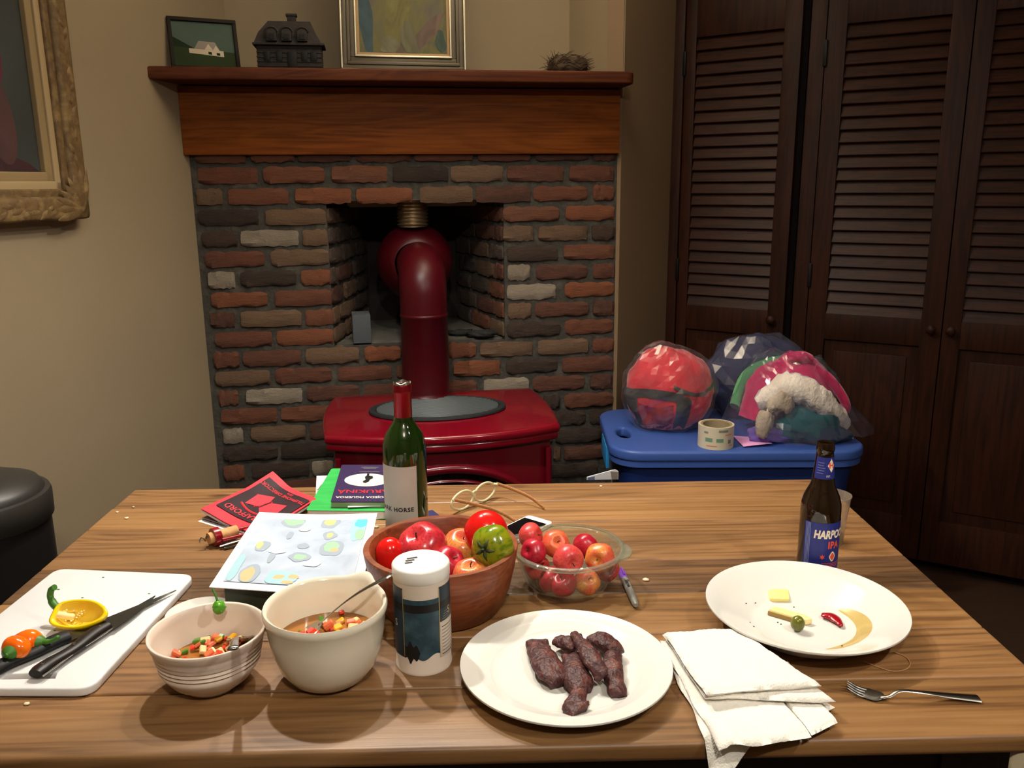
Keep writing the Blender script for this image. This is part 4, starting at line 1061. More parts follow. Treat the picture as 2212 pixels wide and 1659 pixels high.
def smear(u, v):
    a = math.radians(30-115*u); w = .013*math.sin(math.pi*min(1, u*.95+.04))**.7
    r = .076+.006*math.sin(u*5)+(v-.5)*2*w*(1-.5*u)
    return Vector((P2.x+r*math.cos(a), P2.y+r*math.sin(a), TZ+plate2_h(r)+.0004))
tag(sheet('oil_smear', smear, 30, 6, OIL), 'amber smear of oil along the plate edge near the pepper strip', 'oil')
# crumbs on the table and plate
CR = mat('crumb', S(226, 206, 170), .8); PEPC = mat('pepper_fleck', S(50, 44, 28), .8)
crl = [('crumb of bread near the left front of the table', 58, 1520, .0028), ('larger pale crumb on the table left of the red booklet', 273, 1119, .0030), ('small pale crumb near the left table edge', 253, 1106, .0022), ('tiny pale crumb at the back left of the table', 288, 1095, .0018),
       ('white paper scrap right of the purple marker', 1395, 1252, .0040), ('pale crumb behind the beer bottle', 1805, 1201, .0022), ('pale crumb at the right table edge by the beer bottle', 1795, 1160, .0018), ('pale crumb near the back table edge', 1298, 1050, .0022), ('yellow straw scrap beside the wooden bowl', 813, 1138, .0034)]
for i, (lb, x, y, s) in enumerate(crl):
    o = blob('crumb', CR, None, (s*1.4, s, s*.6), .4, 2, i, 10, 6); o.location = T(x, y, s*.5); tag(o, lb, 'crumb', 'crumbs on the table')
for i, (x, y) in enumerate(((1612, 1304), (1632, 1303), (1715, 1312), (1620, 1345), (1628, 1354), (1668, 1294), (1819, 1396), (1680, 1345), (1687, 1349))):
    pp_ = on_plate(x, y); h_ = plate2_h((Vector((pp_.x, pp_.y))-P2).length); pp_ = T(x, y, h_)
    o = blob('pepper_fleck', PEPC, None, (.0013, .001, .0008), .3, 2, i, 8, 6); o.location = pp_+Vector((0, 0, .0005)); tag(o, 'tiny dark pepper fleck on the wide-rimmed plate', 'fleck', 'pepper flecks on the wide plate')

# ================================================================== BOWLS
BOWLW = mat('cream_stoneware', S(216, 198, 182), .35, spec=.4)
SALSA = {'broth': mat('salsa_broth', S(150, 96, 40), .15, spec=.6), 'tom': mat('tomato_dice', S(216, 104, 64), .3, spec=.6), 'red': mat('red_dice', S(214, 52, 28), .3, spec=.6), 'on': mat('onion_dice', S(226, 196, 140), .3), 'grn': mat('green_dice', S(74, 116, 28), .35), 'yel': mat('yellow_dice', S(226, 164, 36), .3)}
def salsa(label, c, z, R, n, seed, hm):
    bm = bmesh.new(); rnd = random.Random(seed)
    mats = list(SALSA.values())
    add_lathe(bm, [(0, 0), (R*.5, .0005), (R, 0), (R*.96, -.006), (0, -.012)], 40, mat=0)
    for i in range(n):
        a = rnd.uniform(0, 6.283); r = R*.9*math.sqrt(rnd.random()); s = rnd.uniform(.006, .0115)
        k = rnd.choices([1, 2, 3, 4, 5], [5, 2, 4, 4, 2])[0]
        heap = hm*max(0, 1-(r/R)**2)
        add_box(bm, (s*1.25, s*.85, s*.6), (r*math.cos(a), r*math.sin(a), rnd.uniform(0, .004)+heap*rnd.random()), s*.12, Euler((rnd.uniform(-.6, .6), rnd.uniform(-.6, .6), rnd.uniform(0, 6))), 1, k)
    o = from_bm('salsa', bm, mats, None, True, 30); o.location = (c[0], c[1], z)
    return tag(o, label, 'salsa', kind='stuff')
# ribbed bowl
C1 = Vector((-.393, .997)); H1, R1 = .078, .0735
wb = thing('ribbed_bowl', 'small cream ribbed bowl of salsa with a green pepper on its rim', 'bowl', (C1.x, C1.y, TZ))
of = [(0, .002), (.030, .002), (.031, 0), (.034, 0), (.037, .004), (.050, .014), (.060, .028)]
for k in range(5): of += [(.0632+.0012*k, .034+.006*k), (.0612+.0014*k, .0372+.006*k)]
of += [(.0705, .066), (.0728, .074), (R1, H1-.001), (R1-.001, H1), (R1-.004, H1-.001), (.0675, .066), (.058, .035), (.046, .018), (.028, .008), (0, .007)]
lathe('bowl_body', of, BOWLW, wb, seg=72, auto=70)
salsa('chopped tomato and pepper salsa in the small ribbed bowl', (C1.x, C1.y), TZ+.034, .0565, 85, 5, .014)
# milk glass mixing bowl with spout
C2 = Vector((-.2435, 1.012)); H2, R2 = .105, .0795
MILK = mat('milk_glass', S(230, 222, 202), .12, spec=.6, coat=.3)
mb_ = thing('mixing_bowl', 'white milk glass mixing bowl with pouring spout holding salsa', 'bowl', (C2.x, C2.y, TZ))
SPA = math.radians(62)
def spout(p, a):
    d = (a-SPA+math.pi) % (2*math.pi)-math.pi
    k = math.exp(-(d/.22)**2)*max(0, (p.z-.06)/.045)
    q_ = p.copy(); q_.x *= 1+.14*k; q_.y *= 1+.14*k; q_.z += .006*k; return q_
prof = [(0, .003), (.036, .003), (.038, 0), (.042, 0), (.052, .008), (.063, .024), (.070, .045), (.0745, .070), (.0765, .090), (.0785, .094), (R2, .098), (R2, .102), (.0780, H2), (.0745, .1035), (.0725, .096), (.0705, .075), (.066, .048), (.058, .026), (.044, .012), (0, .009)]
lathe('bowl_body', prof, MILK, mb_, seg=80, auto=80, fn=spout)
salsa('salsa in reddish broth in the milk glass mixing bowl', (C2.x, C2.y), TZ+.056, .0675, 60, 9, .006)
# stain of salsa drips near the mixing bowl foot
DRIP = mat('broth_stain', S(176, 128, 70), .3)
# spoons
def spoon(label, tip, end, bowl_at, w=.0065):
    """bowl_at: Vector at centre of the spoon bowl; end: handle end"""
    d = (end-bowl_at); L_ = d.length; c0 = bowl_at
    s = thing('spoon', label, 'spoon', c0)
    e = end-c0; dn = e.normalized()
    side = dn.cross(Vector((0, 0, 1))).normalized(); up = side.cross(dn)
    bm = bmesh.new()
    n = 12
    pts = [dn*(.018+(L_-.018)*k/n)+up*(.006*math.sin(math.pi*k/n)) for k in range(n+1)]
    rr = [w*(.45 if k < 4 else .45+.55*((k-4)/8)) for k in range(n+1)]
    add_tube(bm, pts, rr, 10, flat=(1, .28), upv=tuple(up))
    from_bm('handle', bm, STEEL, s, True)
    def sb(u, v):
        a = 2*math.pi*u; r = v
        return dn*(.024*math.cos(a)*r)+side*(.017*math.sin(a)*r)+up*(-.006*(1-r*r))
    sheet('spoon_bowl', sb, 28, 6, STEEL, s, .0012)
    return s
spoon('steel spoon in the ribbed bowl, its handle over the front rim', None, T(503, 1402, .116), Vector((-.364, 1.030, TZ+.047)))
spoon('steel spoon leaning out of the milk glass bowl', None, Vector((-.160, 1.044, TZ+.128)), Vector((-.272, 1.020, TZ+.058)), .0055)
# green pepper top hooked on the ribbed bowl rim
GPEP = mat('green_pepper', S(92, 164, 34), .25, spec=.6, var=S(70, 140, 26), vscale=24); GST = mat('green_stem', S(62, 112, 34), .5)
gp = thing('green_pepper_top', 'bright green pepper tip perched on the rim of the ribbed bowl', 'pepper', T(473, 1312, .082))
pb = blob('pepper_flesh', GPEP, gp, (.0085, .0085, .0095), .16, 2.5, 4, 24, 16)
tube('stem', smooth_pts([(-.002, .002, .006), (-.005, .006, .014), (-.010, .010, .022)], 4), [.0016]*8+[.0012], GST, gp, seg=8)
# white dish behind the ribbed bowl
dsh = thing('white_saucer', 'small white dish half hidden behind the ribbed bowl', 'dish', (T(434, 1350).x, T(434, 1350).y, TZ))
dc = dsh.location
lathe('dish_body', [(0, .001), (.026, .001), (.028, 0), (.030, .0), (.042, .010), (.0485, .020), (.0478, .0212), (.040, .013), (.026, .004), (0, .004)], WHITE, dsh, seg=48, auto=70)
cs = blob('carrot_peel', mat('carrot_peel', S(214, 120, 40), .5), None, (.006, .003, .002), .4, 2, 3, 12, 8); cs.location = T(338, 1346, .0018); tag(cs, 'scrap of orange peel beside the cutting board', 'scrap')

# wooden bowl
WBW = wood('bowl_wood', S(108, 52, 26), S(128, 64, 32), S(146, 78, 42), rough=.4, along='X', scale=1.3, stain=.2, bump=.05)
CW = Vector((-.1095, 1.205)); RW, HW = .1165, .100
wbo = thing('wooden_bowl', 'round reddish wooden bowl of apples and tomatoes', 'bowl', (CW.x, CW.y, TZ), .3)
lathe('bowl_body', [(0, 0), (.085, 0), (.090, .003), (.104, .035), (.112, .07), (RW, .098), (RW-.001, HW), (RW-.009, HW), (RW-.0105, .098), (.101, .07), (.092, .04), (.075, .022), (.04, .016), (0, .015)], WBW, wbo, seg=96, auto=50)

# ---- fruit
def skin(nm, base, blush, streak, rough=.22, bal=.5, sc=3.0):
    if nm in MT: return MT[nm]
    m = bpy.data.materials.new(nm); m.use_nodes = True; nt = m.node_tree; b = nt.nodes['Principled BSDF']; N = nt.nodes.new; L = nt.links.new
    tc = N('ShaderNodeTexCoord'); oi = N('ShaderNodeObjectInfo')
    cb = N('ShaderNodeCombineXYZ')
    for i in range(3): L(oi.outputs['Random'], cb.inputs[i])
    ml = N('ShaderNodeVectorMath'); ml.operation = 'SCALE'; ml.inputs['Scale'].default_value = 9; L(cb.outputs[0], ml.inputs[0])
    nm_ = N('ShaderNodeVectorMath'); nm_.operation = 'NORMALIZE'; L(tc.outputs['Object'], nm_.inputs[0])
    ad = N('ShaderNodeVectorMath'); L(nm_.outputs[0], ad.inputs[0]); L(ml.outputs[0], ad.inputs[1])
    n1 = N('ShaderNodeTexNoise'); n1.inputs['Scale'].default_value = .9; n1.inputs['Detail'].default_value = 2; L(ad.outputs[0], n1.inputs['Vector'])
    c1 = N('ShaderNodeValToRGB'); c1.color_ramp.elements[0].position = bal-.14; c1.color_ramp.elements[0].color = base; c1.color_ramp.elements[1].position = bal+.14; c1.color_ramp.elements[1].color = blush
    L(n1.outputs[0], c1.inputs[0])
    mp = N('ShaderNodeMapping'); mp.inputs['Scale'].default_value = (sc*3, sc*3, sc*.35); L(ad.outputs[0], mp.inputs[0])
    n2 = N('ShaderNodeTexNoise'); n2.inputs['Scale'].default_value = 1.4; n2.inputs['Detail'].default_value = 5; L(mp.outputs[0], n2.inputs['Vector'])
    c2 = N('ShaderNodeValToRGB'); c2.color_ramp.elements[0].position = .50; c2.color_ramp.elements[0].color = (0, 0, 0, 1); c2.color_ramp.elements[1].position = .66; c2.color_ramp.elements[1].color = (.75, .75, .75, 1); L(n2.outputs[0], c2.inputs[0])
    mx = N('ShaderNodeMixRGB'); L(c2.outputs[0], mx.inputs[0]); L(c1.outputs[0], mx.inputs[1]); mx.inputs[2].default_value = streak
    L(mx.outputs[0], b.inputs['Base Color']); b.inputs['Roughness'].default_value = rough; b.inputs['Specular IOR Level'].default_value = .5
    MT[nm] = m; return m
STEMM = mat('fruit_stem', S(70, 50, 26), .8); CALYX = mat('tomato_calyx', S(52, 66, 30), .7)
A_RED = skin('apple_red', S(176, 40, 50), S(206, 60, 62), S(150, 22, 40), bal=.5); A_STR = skin('apple_striped', S(214, 150, 72), S(206, 96, 66), S(186, 52, 46), bal=.5)
A_PINK = skin('apple_pink', S(206, 62, 64), S(216, 84, 70), S(170, 26, 44), .35); A_DARK = skin('apple_crimson', S(168, 22, 42), S(190, 40, 56), S(130, 10, 32), .3); A_YEL = skin('apple_yellow_blush', S(222, 148, 60), S(216, 88, 62), S(190, 50, 46), .35); A_ORG = skin('apple_orange_blush', S(222, 118, 62), S(210, 78, 58), S(184, 44, 44), .35)
TOMR = mat('tomato_red', S(214, 26, 22), .16, spec=.55, sss=.0); GTOM = skin('tomato_green', S(112, 130, 22), S(140, 140, 24), S(70, 104, 16), .16, .5, 1.2); YTOM = mat('tomato_yellow_green', S(170, 170, 30), .2, spec=.55)
def fruit_prof(kind):
    pts = []
    for k in range(0, 25):
        t = math.pi*k/24; s, c = math.sin(t), -math.cos(t)
        if kind == 'apple':
            r = s*(1+.06*c); z = .90*c-.30*math.exp(-(s/.30)**2)*(1 if c > 0 else -.62)
        elif kind == 'tomato':
            r = s; z = .84*c-.12*math.exp(-(s/.28)**2)*(1 if c > 0 else -.3)
        else: r = s*.93; z = 1.04*c
        pts.append((max(0, r) if 0 < k < 24 else 0, z))
    return pts
FM = {}
def fruit_mesh(kind, m, lobes=0, seed=0):
    bm = bmesh.new()
    def fn(p, a):
        k = 1+(.028*math.cos(lobes*a) if lobes else 0)+.03*noise.noise(Vector((math.cos(a), math.sin(a), p.z*.8))+Vector((seed*3.1, 0, 0)))
        return Vector((p.x*k, p.y*k, p.z))
    add_lathe(bm, fruit_prof(kind), 32, fn=fn)
    bmesh.ops.recalc_face_normals(bm, faces=bm.faces)
    me = bpy.data.meshes.new('flesh'); bm.to_mesh(me); bm.free()
    for p in me.polygons: p.use_smooth = True
    me.materials.append(m); return me
def fruit(name, kind, m, label, cat, pos, R, rot=(0, 0, 0), lobes=0, seed=0, stem=True, sq=1.0, group=None):
    r = thing(name, label, cat, pos, 0, group, rot)
    o = bpy.data.objects.new('flesh', fruit_mesh(kind, m, lobes, seed)); COL.objects.link(o); o.parent = r; o.scale = (R, R, R*sq)
    if stem and kind == 'apple':
        tube('stem', smooth_pts([(0, 0, R*.52*sq), (R*.04, 0, R*.75*sq), (R*.12, 0, R*.92*sq)], 3), R*.035, STEMM, r, seg=6)
        lathe('blossom_end', [(0, -R*.60*sq), (R*.10, -R*.66*sq), (R*.05, -R*.74*sq), (0, -R*.70*sq)], STEMM, r, seg=8)
    if kind == 'tomato' and stem:
        bm = bmesh.new()
        for k in range(5):
            a = k*1.2566
            add_tube(bm, [Vector((0, 0, R*.74)), Vector((math.cos(a)*R*.28, math.sin(a)*R*.28, R*.80)), Vector((math.cos(a)*R*.52, math.sin(a)*R*.52, R*.72))], [R*.08, R*.09, R*.02], 5, flat=(1, .35))
        add_tube(bm, [Vector((0, 0, R*.72)), Vector((R*.05, 0, R*1.0))], R*.05, 6)
        from_bm('calyx', bm, CALYX, r, True)
    return r
rd = math.radians
def F3(px, py, h): return T(px, py, h)
g = 'fruit in the wooden bowl'
fruit('apple', 'apple', A_RED, 'big glossy red apple at the back of the wooden bowl', 'apple', F3(913, 1180, .082), .0385, (rd(28), rd(-22), 0), 5, 1, group=g)
fruit('tomato', 'egg', TOMR, 'small smooth red tomato at the left of the wooden bowl', 'tomato', F3(843, 1198, .074), .0245, (rd(10), 0, 0), 0, 2, False, 1.12, group=g)
fruit('apple', 'apple', A_STR, 'yellow and red striped apple beside the big red tomato', 'apple', F3(998, 1182, .074), .0310, (rd(22), rd(8), 0), 5, 3, group=g)
fruit('tomato', 'tomato', TOMR, 'large round red tomato standing highest in the wooden bowl', 'tomato', F3(1050, 1150, .104), .0345, (rd(-100), 0, 0), 0, 4, False, group=g)
fruit('tomato', 'tomato', GTOM, 'green striped tomato resting on the wooden bowl rim', 'tomato', F3(1064, 1180, .104), .0330, (rd(60), rd(-70), 0), 5, 5, group=g)
fruit('apple', 'apple', A_DARK, 'crimson apple right behind the salt canister', 'apple', F3(968, 1215, .074), .0250, (rd(30), rd(40), 0), 5, 6, group=g)
fruit('apple', 'apple', A_STR, 'pale streaked apple low at the front of the wooden bowl', 'apple', F3(1018, 1245, .062), .0290, (rd(12), rd(-4), 0), 5, 7, group=g)
fruit('tomato', 'egg', YTOM, 'small yellow green tomato under the green striped one', 'tomato', F3(1022, 1208, .062), .0150, (0, 0, 0), 0, 8, False, group=g)
fruit('apple', 'apple', A_RED, 'dark red apple at the bottom of the wooden bowl', 'apple', F3(930, 1205, .044), .0300, (0, 0, 0), 5, 9, group=g)
# glass casserole
CG = Vector((.0865, 1.262)); RG, HG = .0890, .068
GLS = film('clear_glass', (.93, .95, .92, 1), .035, 1.42, .02, (.75, .78, .70, 1))
gbw = thing('glass_casserole', 'round clear glass casserole with tab handles holding small apples', 'bowl', (CG.x, CG.y, TZ), -.25)
lathe('glass_body', [(0, 0), (.052, 0), (.060, .004), (.070, .018), (.080, .045), (.0835, .062), (.0845, .064), (RG, .0655), (RG+.0005, .069), (RG-.002, .0705), (.083, .0700), (.0795, .060), (.076, .045), (.066, .019), (.056, .008), (0, .006)], GLS, gbw, seg=80, auto=60)
GLSR = film('glass_edge', (.75, .78, .68, 1), .12, 1.5, .03, (.78, .78, .64, 1))
lathe('rim', [(.0835, .0640), (RG+.0012, .0650), (RG+.0016, .0690), (RG-.001, .0712), (.0832, .0706)], GLSR, gbw, seg=80, auto=60)
for s in (-1, 1):
    prism('tab_handle', [(s*(.085+.016*math.cos(a)), .030*math.sin(a)) for a in [math.radians(-90+15*k) for k in range(13)]], .0655, .0700, GLSR, gbw, bevel=.0015)
g = 'small apples in the glass casserole'
fruit('apple', 'apple', A_PINK, 'pink bruised apple highest at the back left of the casserole', 'apple', F3(1146, 1158, .074), .0215, (rd(20), rd(70), 0), 5, 11, group=g)
fruit('apple', 'apple', A_DARK, 'crimson small apple against the left rim of the casserole', 'apple', F3(1153, 1192, .066), .0210, (rd(40), rd(-60), 0), 5, 12, group=g)
fruit('apple', 'apple', A_ORG, 'orange red apple showing its stem hollow in the casserole', 'apple', F3(1200, 1175, .066), .0225, (rd(50), rd(15), 0), 5, 13, group=g)
fruit('apple', 'apple', A_DARK, 'dark red apple at the back right of the casserole', 'apple', F3(1265, 1180, .060), .0215, (rd(-30), rd(50), 0), 5, 14, group=g)
fruit('apple', 'apple', A_PINK, 'lumpy pink apple lying at the front of the casserole', 'apple', F3(1227, 1208, .064), .0235, (rd(70), rd(80), 0), 4, 15, sq=1.12, group=g)
fruit('apple', 'apple', A_YEL, 'yellow topped apple at the right of the casserole', 'apple', F3(1296, 1205, .060), .0235, (rd(65), rd(-60), 0), 5, 16, group=g)
for i, (x, y, m_, lb) in enumerate(((1190, 1252, A_DARK, 'dark red apple seen through the left side of the casserole'), (1218, 1262, A_DARK, 'red apple low at the front of the casserole behind the glass'), (1268, 1258, A_YEL, 'yellow apple low at the front right of the casserole behind the glass'), (1160, 1225, A_PINK, 'pink apple low at the far left of the casserole behind the glass'), (1310, 1228, A_PINK, 'pink apple low at the far right of the casserole behind the glass'))):
    fruit('apple', 'apple', m_, lb, 'apple', F3(x, y, .029), .0205, (rd(20*i), rd(35*i-60), 0), 5, 20+i, group=g)

# ================================================================== SALT CANISTER
CS = Vector((-.1225, 1.046)); RC, HC = .0372, .147
sc_ = thing('salt_canister', 'round cardboard salt canister with white lid and teal label', 'canister', (CS.x, CS.y, TZ))
WCARD = mat('white_card', S(206, 190, 174), .5); LIDW = mat('white_lid', S(226, 222, 214), .35)
TEALB = mat('teal_label', S(48, 78, 88), .45, var=[S(34, 58, 70), S(64, 96, 104)], vscale=28); BLK = mat('black_ink', S(18, 18, 20), .5); TEALD = mat('dark_teal_panel', S(26, 46, 58), .45); WINK = mat('white_ink', S(220, 214, 200), .6); GOLD = mat('gold_ink', S(186, 160, 92), .5); GREYI = mat('grey_ink', S(120, 116, 108), .6)
lathe('card_body', [(0, 0), (RC+.0006, 0), (RC+.0008, .003), (RC, .004), (RC, HC-.018), (0, HC-.018)], WCARD, sc_, seg=56)
lathe('lid', [(RC, HC-.019), (RC+.0009, HC-.018), (RC+.0009, HC-.003), (RC-.001, HC-.0008), (RC-.004, HC), (0, HC)], LIDW, sc_, seg=56)
AC = math.atan2(-CS.y, -CS.x)            # towards the camera
r_ = lambda d: (lambda z: RC+d)
cyl_patch('label_field', TEALB, sc_, r_(.0003), .026, .108, AC-.72, AC+.62, 26, 6, lambda u, t, z: z if t > .05 else z+.004*math.sin(u*9))
cyl_patch('label_panel', TEALD, sc_, r_(.00035), .024, .122, AC-1.9, AC-.72, 20, 6)
cyl_patch('label_panel', TEALD, sc_, r_(.00035), .072, .122, AC+.62, AC+1.9, 20, 6)
cyl_patch('label_band', BLK, sc_, r_(.0005), .090, .101, AC-1.9, AC+1.9, 40, 1)
cyl_patch('rose_print', BLK, sc_, r_(.0006), .016, .050, AC-.80, AC-.12, 14, 6, lambda u, t, z: .033+(z-.033)*(math.sin(math.pi*u)**.6)*(.75+.25*math.sin(u*17)))
cyl_patch('label_rule', GOLD, sc_, r_(.0007), .022, .120, AC+.605, AC+.63, 2, 6); cyl_patch('label_rule', GOLD, sc_, r_(.0007), .026, .120, AC-.73, AC-.71, 2, 6)
fx = cyl_patch('facts_panel', WCARD, sc_, r_(.0008), .022, .070, AC+.66, AC+1.8, 14, 4)
for k in range(9): cyl_patch('facts_line', BLK if k in (0, 8) else GREYI, sc_, r_(.0010), .025+k*.0049, .0262+k*.0049, AC+.70, AC+1.75, 10, 1)
for k in range(4): cyl_patch('label_line', GREYI, sc_, r_(.0008), .075+k*.0032, .0762+k*.0032, AC+.74+.03*k, AC+1.4, 10, 1)
text_cyl('lettering', 'S', .014, GOLD, sc_, RC+.0012, .0845-.0, AC+1.08)
text_cyl('lettering', 'S', .014, WINK, sc_, RC+.0012, .070, AC-1.10)
for k, (dx, dz) in enumerate(((-.014, .006), (-.016, -.000), (-.017, -.006))):
    box('pour_slot', (.014-.002*k, .0040, .0004), (dx+.002, dz*1.2, HC+.0001), BLK, sc_, rot=(0, 0, .35))

# ================================================================== WINE BOTTLE
WGL = mat('green_bottle_glass', S(36, 66, 14), .05, spec=.6, trans=.55, ior=1.5, coat=.3); WINE = mat('red_wine', S(26, 6, 8), .1); FOIL = mat('red_foil', S(132, 18, 28), .3, metal=.6); LABEL = mat('wine_label', S(188, 178, 166), .55, var=S(176, 166, 154), vscale=20)
WB = T(882, 1186); RB = .0375
wr = lambda z: RB
wbt = thing('wine_bottle', 'green wine bottle with red foil neck and pale grey label', 'bottle', (WB.x, WB.y, TZ))
lathe('glass_body', [(0, .004), (.030, .001), (.036, 0), (RB, .004), (RB, .185), (.0365, .197), (.032, .213), (.024, .226), (.0175, .236), (.0150, .246), (.0146, .290), (.0146, .298), (.011, .2985), (.011, .24), (.02, .222), (.031, .203), (.0345, .185), (.0345, .01), (0, .012)], WGL, wbt, seg=56, auto=60)
lathe('wine', [(0, .0125), (.034, .0105), (.034, .184), (.0325, .192), (0, .192)], WINE, wbt, seg=40)
lathe('foil', [(.0149, .236), (.0155, .2365), (.0151, .285), (.0162, .2865), (.0165, .290), (.0158, .293), (.0163, .297), (.0150, .3005), (.010, .3005)], FOIL, wbt, seg=40, auto=60)
torn = lathe('torn_foil_edge', [(.0148, .2995), (.0150, .304), (.0138, .3045), (.0125, .2995)], STEEL, wbt, seg=24, fn=lambda p, a: p+Vector((0, 0, .0015*math.sin(5*a))))
AWB = math.atan2(-WB.y, -WB.x)
cyl_patch('label', LABEL, wbt, lambda z: RB+.0004, .042, .165, AWB-1.95, AWB+.52, 40, 4)
text_cyl('label_text', 'DARK HORSE', .0105, BLK, wbt, RB+.0008, .088, AWB-.60, bold=.0003, spacing=1.15)
YL = mat('label_gold_stain', S(186, 172, 90), .6)
cyl_patch('label_emblem', YL, wbt, lambda z: RB+.0005, .044, .066, AWB-.55, AWB+.05, 12, 4, lambda u, t, z: .055+(z-.055)*math.sin(math.pi*(u*.9+.05)))

# ================================================================== BEER BOTTLE AND CUP
BGL = mat('brown_bottle_glass', S(34, 20, 8), .06, spec=.6, trans=.25, ior=1.5, coat=.3); BLUEL = mat('blue_beer_label', S(36, 44, 118), .45); BLUEL2 = mat('light_blue_stripe', S(112, 120, 168), .5); ORL = mat('orange_red_ink', S(226, 84, 60), .5); CRM = mat('cream_ink', S(232, 216, 190), .5)
BB = Vector((.494, 1.292)); RBB = .0312
bbt = thing('beer_bottle', 'brown longneck beer bottle with blue labels at the right of the table', 'bottle', (BB.x, BB.y, TZ))
bprof = [(0, .003), (.024, .001), (.029, 0), (RBB, .004), (RBB, .118), (.0306, .128), (.0275, .140), (.0225, .151), (.0185, .160), (.0165, .172), (.0148, .192), (.0134, .208), (.0130, .214), (.0138, .2155), (.0142, .220), (.0134, .2265), (.0128, .2285), (.0105, .2288), (.0095, .226), (.0105, .19), (.016, .16), (.026, .138), (.0285, .118), (.0285, .008), (0, .008)]
lathe('glass_body', bprof, BGL, bbt, seg=56, auto=60)
def br(z):
    o_ = bprof[3:17]
    for (r0, z0), (r1, z1) in zip(o_[:-1], o_[1:]):
        if z0 <= z <= z1 and z1 > z0: return r0+(r1-r0)*(z-z0)/(z1-z0)+.0004
    return RBB+.0004
ABB = math.atan2(-BB.y, -BB.x)
AL = ABB+.78                       # label is turned to the right of the camera
cyl_patch('label', BLUEL, bbt, br, .022, .104, AL-1.52, AL+1.52, 44, 4)
for k in range(4): cyl_patch('label_stripe', BLUEL2, bbt, lambda z: br(z)+.0002, .023, .103, AL-1.44+.07*k, AL-1.40+.07*k, 2, 4)
text_cyl('label_text', 'HARPOON', .0185, CRM, bbt, RBB+.0008, .0845, AL-.02, bold=.0008, font_shear=.15, xs=.70)
text_cyl('label_text', 'IPA', .0165, ORL, bbt, RBB+.0008, .0665, AL+.03, xs=.85, bold=.0006, spacing=1.05)
def star(par, a, z, R_, m_, rf, n=6):
    pts = []
    for k in range(2*n):
        rr = R_ if k % 2 == 0 else R_*.45
        pts.append((rr*math.sin(math.pi*k/n), rr*math.cos(math.pi*k/n)))
    bm = bmesh.new(); r0 = rf(z)+.0008
    vs = [bm.verts.new((r0*math.cos(a+x/r0), r0*math.sin(a+x/r0), z+y)) for x, y in pts]
    bm.faces.new(vs); return from_bm('label_star', bm, m_, par, False)
star(bbt, AL-.54, .0475, .0048, ORL, br)
cyl_patch('label_emblem', CRM, bbt, lambda z: br(z)+.0003, .039, .056, AL-.19, AL+.19, 12, 6, lambda u, t, z: .0475+(z-.0475)*math.sin(math.pi*(u*.94+.03)))
cyl_patch('label_emblem', ORL, bbt, lambda z: br(z)+.0005, .0415, .0535, AL-.13, AL+.13, 12, 6, lambda u, t, z: .0475+(z-.0475)*math.sin(math.pi*(u*.94+.03)))
for k in range(3): cyl_patch('label_line', ORL, bbt, lambda z: br(z)+.0003, .0300+k*.0028, .0309+k*.0028, AL-.55+.08*(2-k), AL+.55-.08*(2-k), 12, 1)
cyl_patch('neck_label', BLUEL, bbt, br, .172, .207, AL-1.7, AL+1.7, 40, 5)
cyl_patch('neck_diamond', CRM, bbt, lambda z: br(z)+.0003, .183, .205, AL-.42, AL+.42, 12, 6, lambda u, t, z: .194+(z-.194)*(1-abs(2*u-1)))
text_cyl('neck_text', 'H', .013, ORL, bbt, .0148, .194, AL, rfn=lambda z: br(z)+.0006, bold=.0005)
text_cyl('neck_text', 'EST.', .0042, CRM, bbt, .0165, .177, AL-.30, rfn=lambda z: br(z)+.0006)
for k in range(5): cyl_patch('neck_line', BLUEL2, bbt, lambda z: br(z)+.0003, .181+k*.0042, .1820+k*.0042, AL-1.45+.05*(k % 2), AL-.80+.06*(k % 3), 8, 1)
PCUP = film('plastic_cup', (.90, .86, .80, 1), .16, 1.45, .08, (.70, .58, .46, 1))
cu_ = thing('plastic_cup', 'clear plastic cup half hidden behind the beer bottle', 'cup', (T(1790, 1172).x, T(1790, 1172).y, TZ))
lathe('cup_wall', [(0, .004), (.022, .004), (.023, 0), (.024, .002), (.0265, .040), (.0315, .088), (.0326, .0895), (.0326, .0915), (.0312, .0915), (.0305, .088), (.0255, .040), (.0228, .005)], PCUP, cu_, seg=40, auto=50)
lathe('drink', [(0, .0045), (.0225, .0045), (.0235, .018), (0, .018)], mat('dark_drink', S(46, 20, 14), .15), cu_, seg=32)

# ================================================================== CUTTING BOARD, PEPPERS, KNIVES
BRD = mat('white_board', S(216, 215, 213), .4, var=S(208, 207, 206), vscale=8)
bz = .0125
BP = [T(x, y, bz) for x, y in ((422, 1240), (122, 1227), (-205, 1487), (196, 1488))]
cb0 = thing('cutting_board', 'white plastic cutting board with peppers and knives on it', 'cutting board', (-.64, 1.14, TZ))
loc = lambda p: (p.x+.64, p.y-1.14)
outl = rpoly([loc(BP[0]), loc(BP[1]), loc(BP[2]), loc(BP[3])], .022)
sl_ = [T(x, y, bz) for x, y in ((122, 1452), (14, 1455), (2, 1466), (118, 1464))]
cbb = prism('board', outl, 0.0, bz, BRD, cb0, holes=([loc(p) for p in sl_],), bevel=.003, seg=3)
ORP_ = mat('orange_pepper', S(238, 118, 22), .14, spec=.6, var=S(230, 92, 14), vscale=18); YEP = mat('yellow_pepper', S(240, 200, 16), .18, spec=.6); YEI = mat('yellow_pepper_inside', S(240, 208, 70), .5, var=S(232, 186, 40), vscale=40); SEEDM = mat('pepper_seed', S(244, 220, 150), .6)
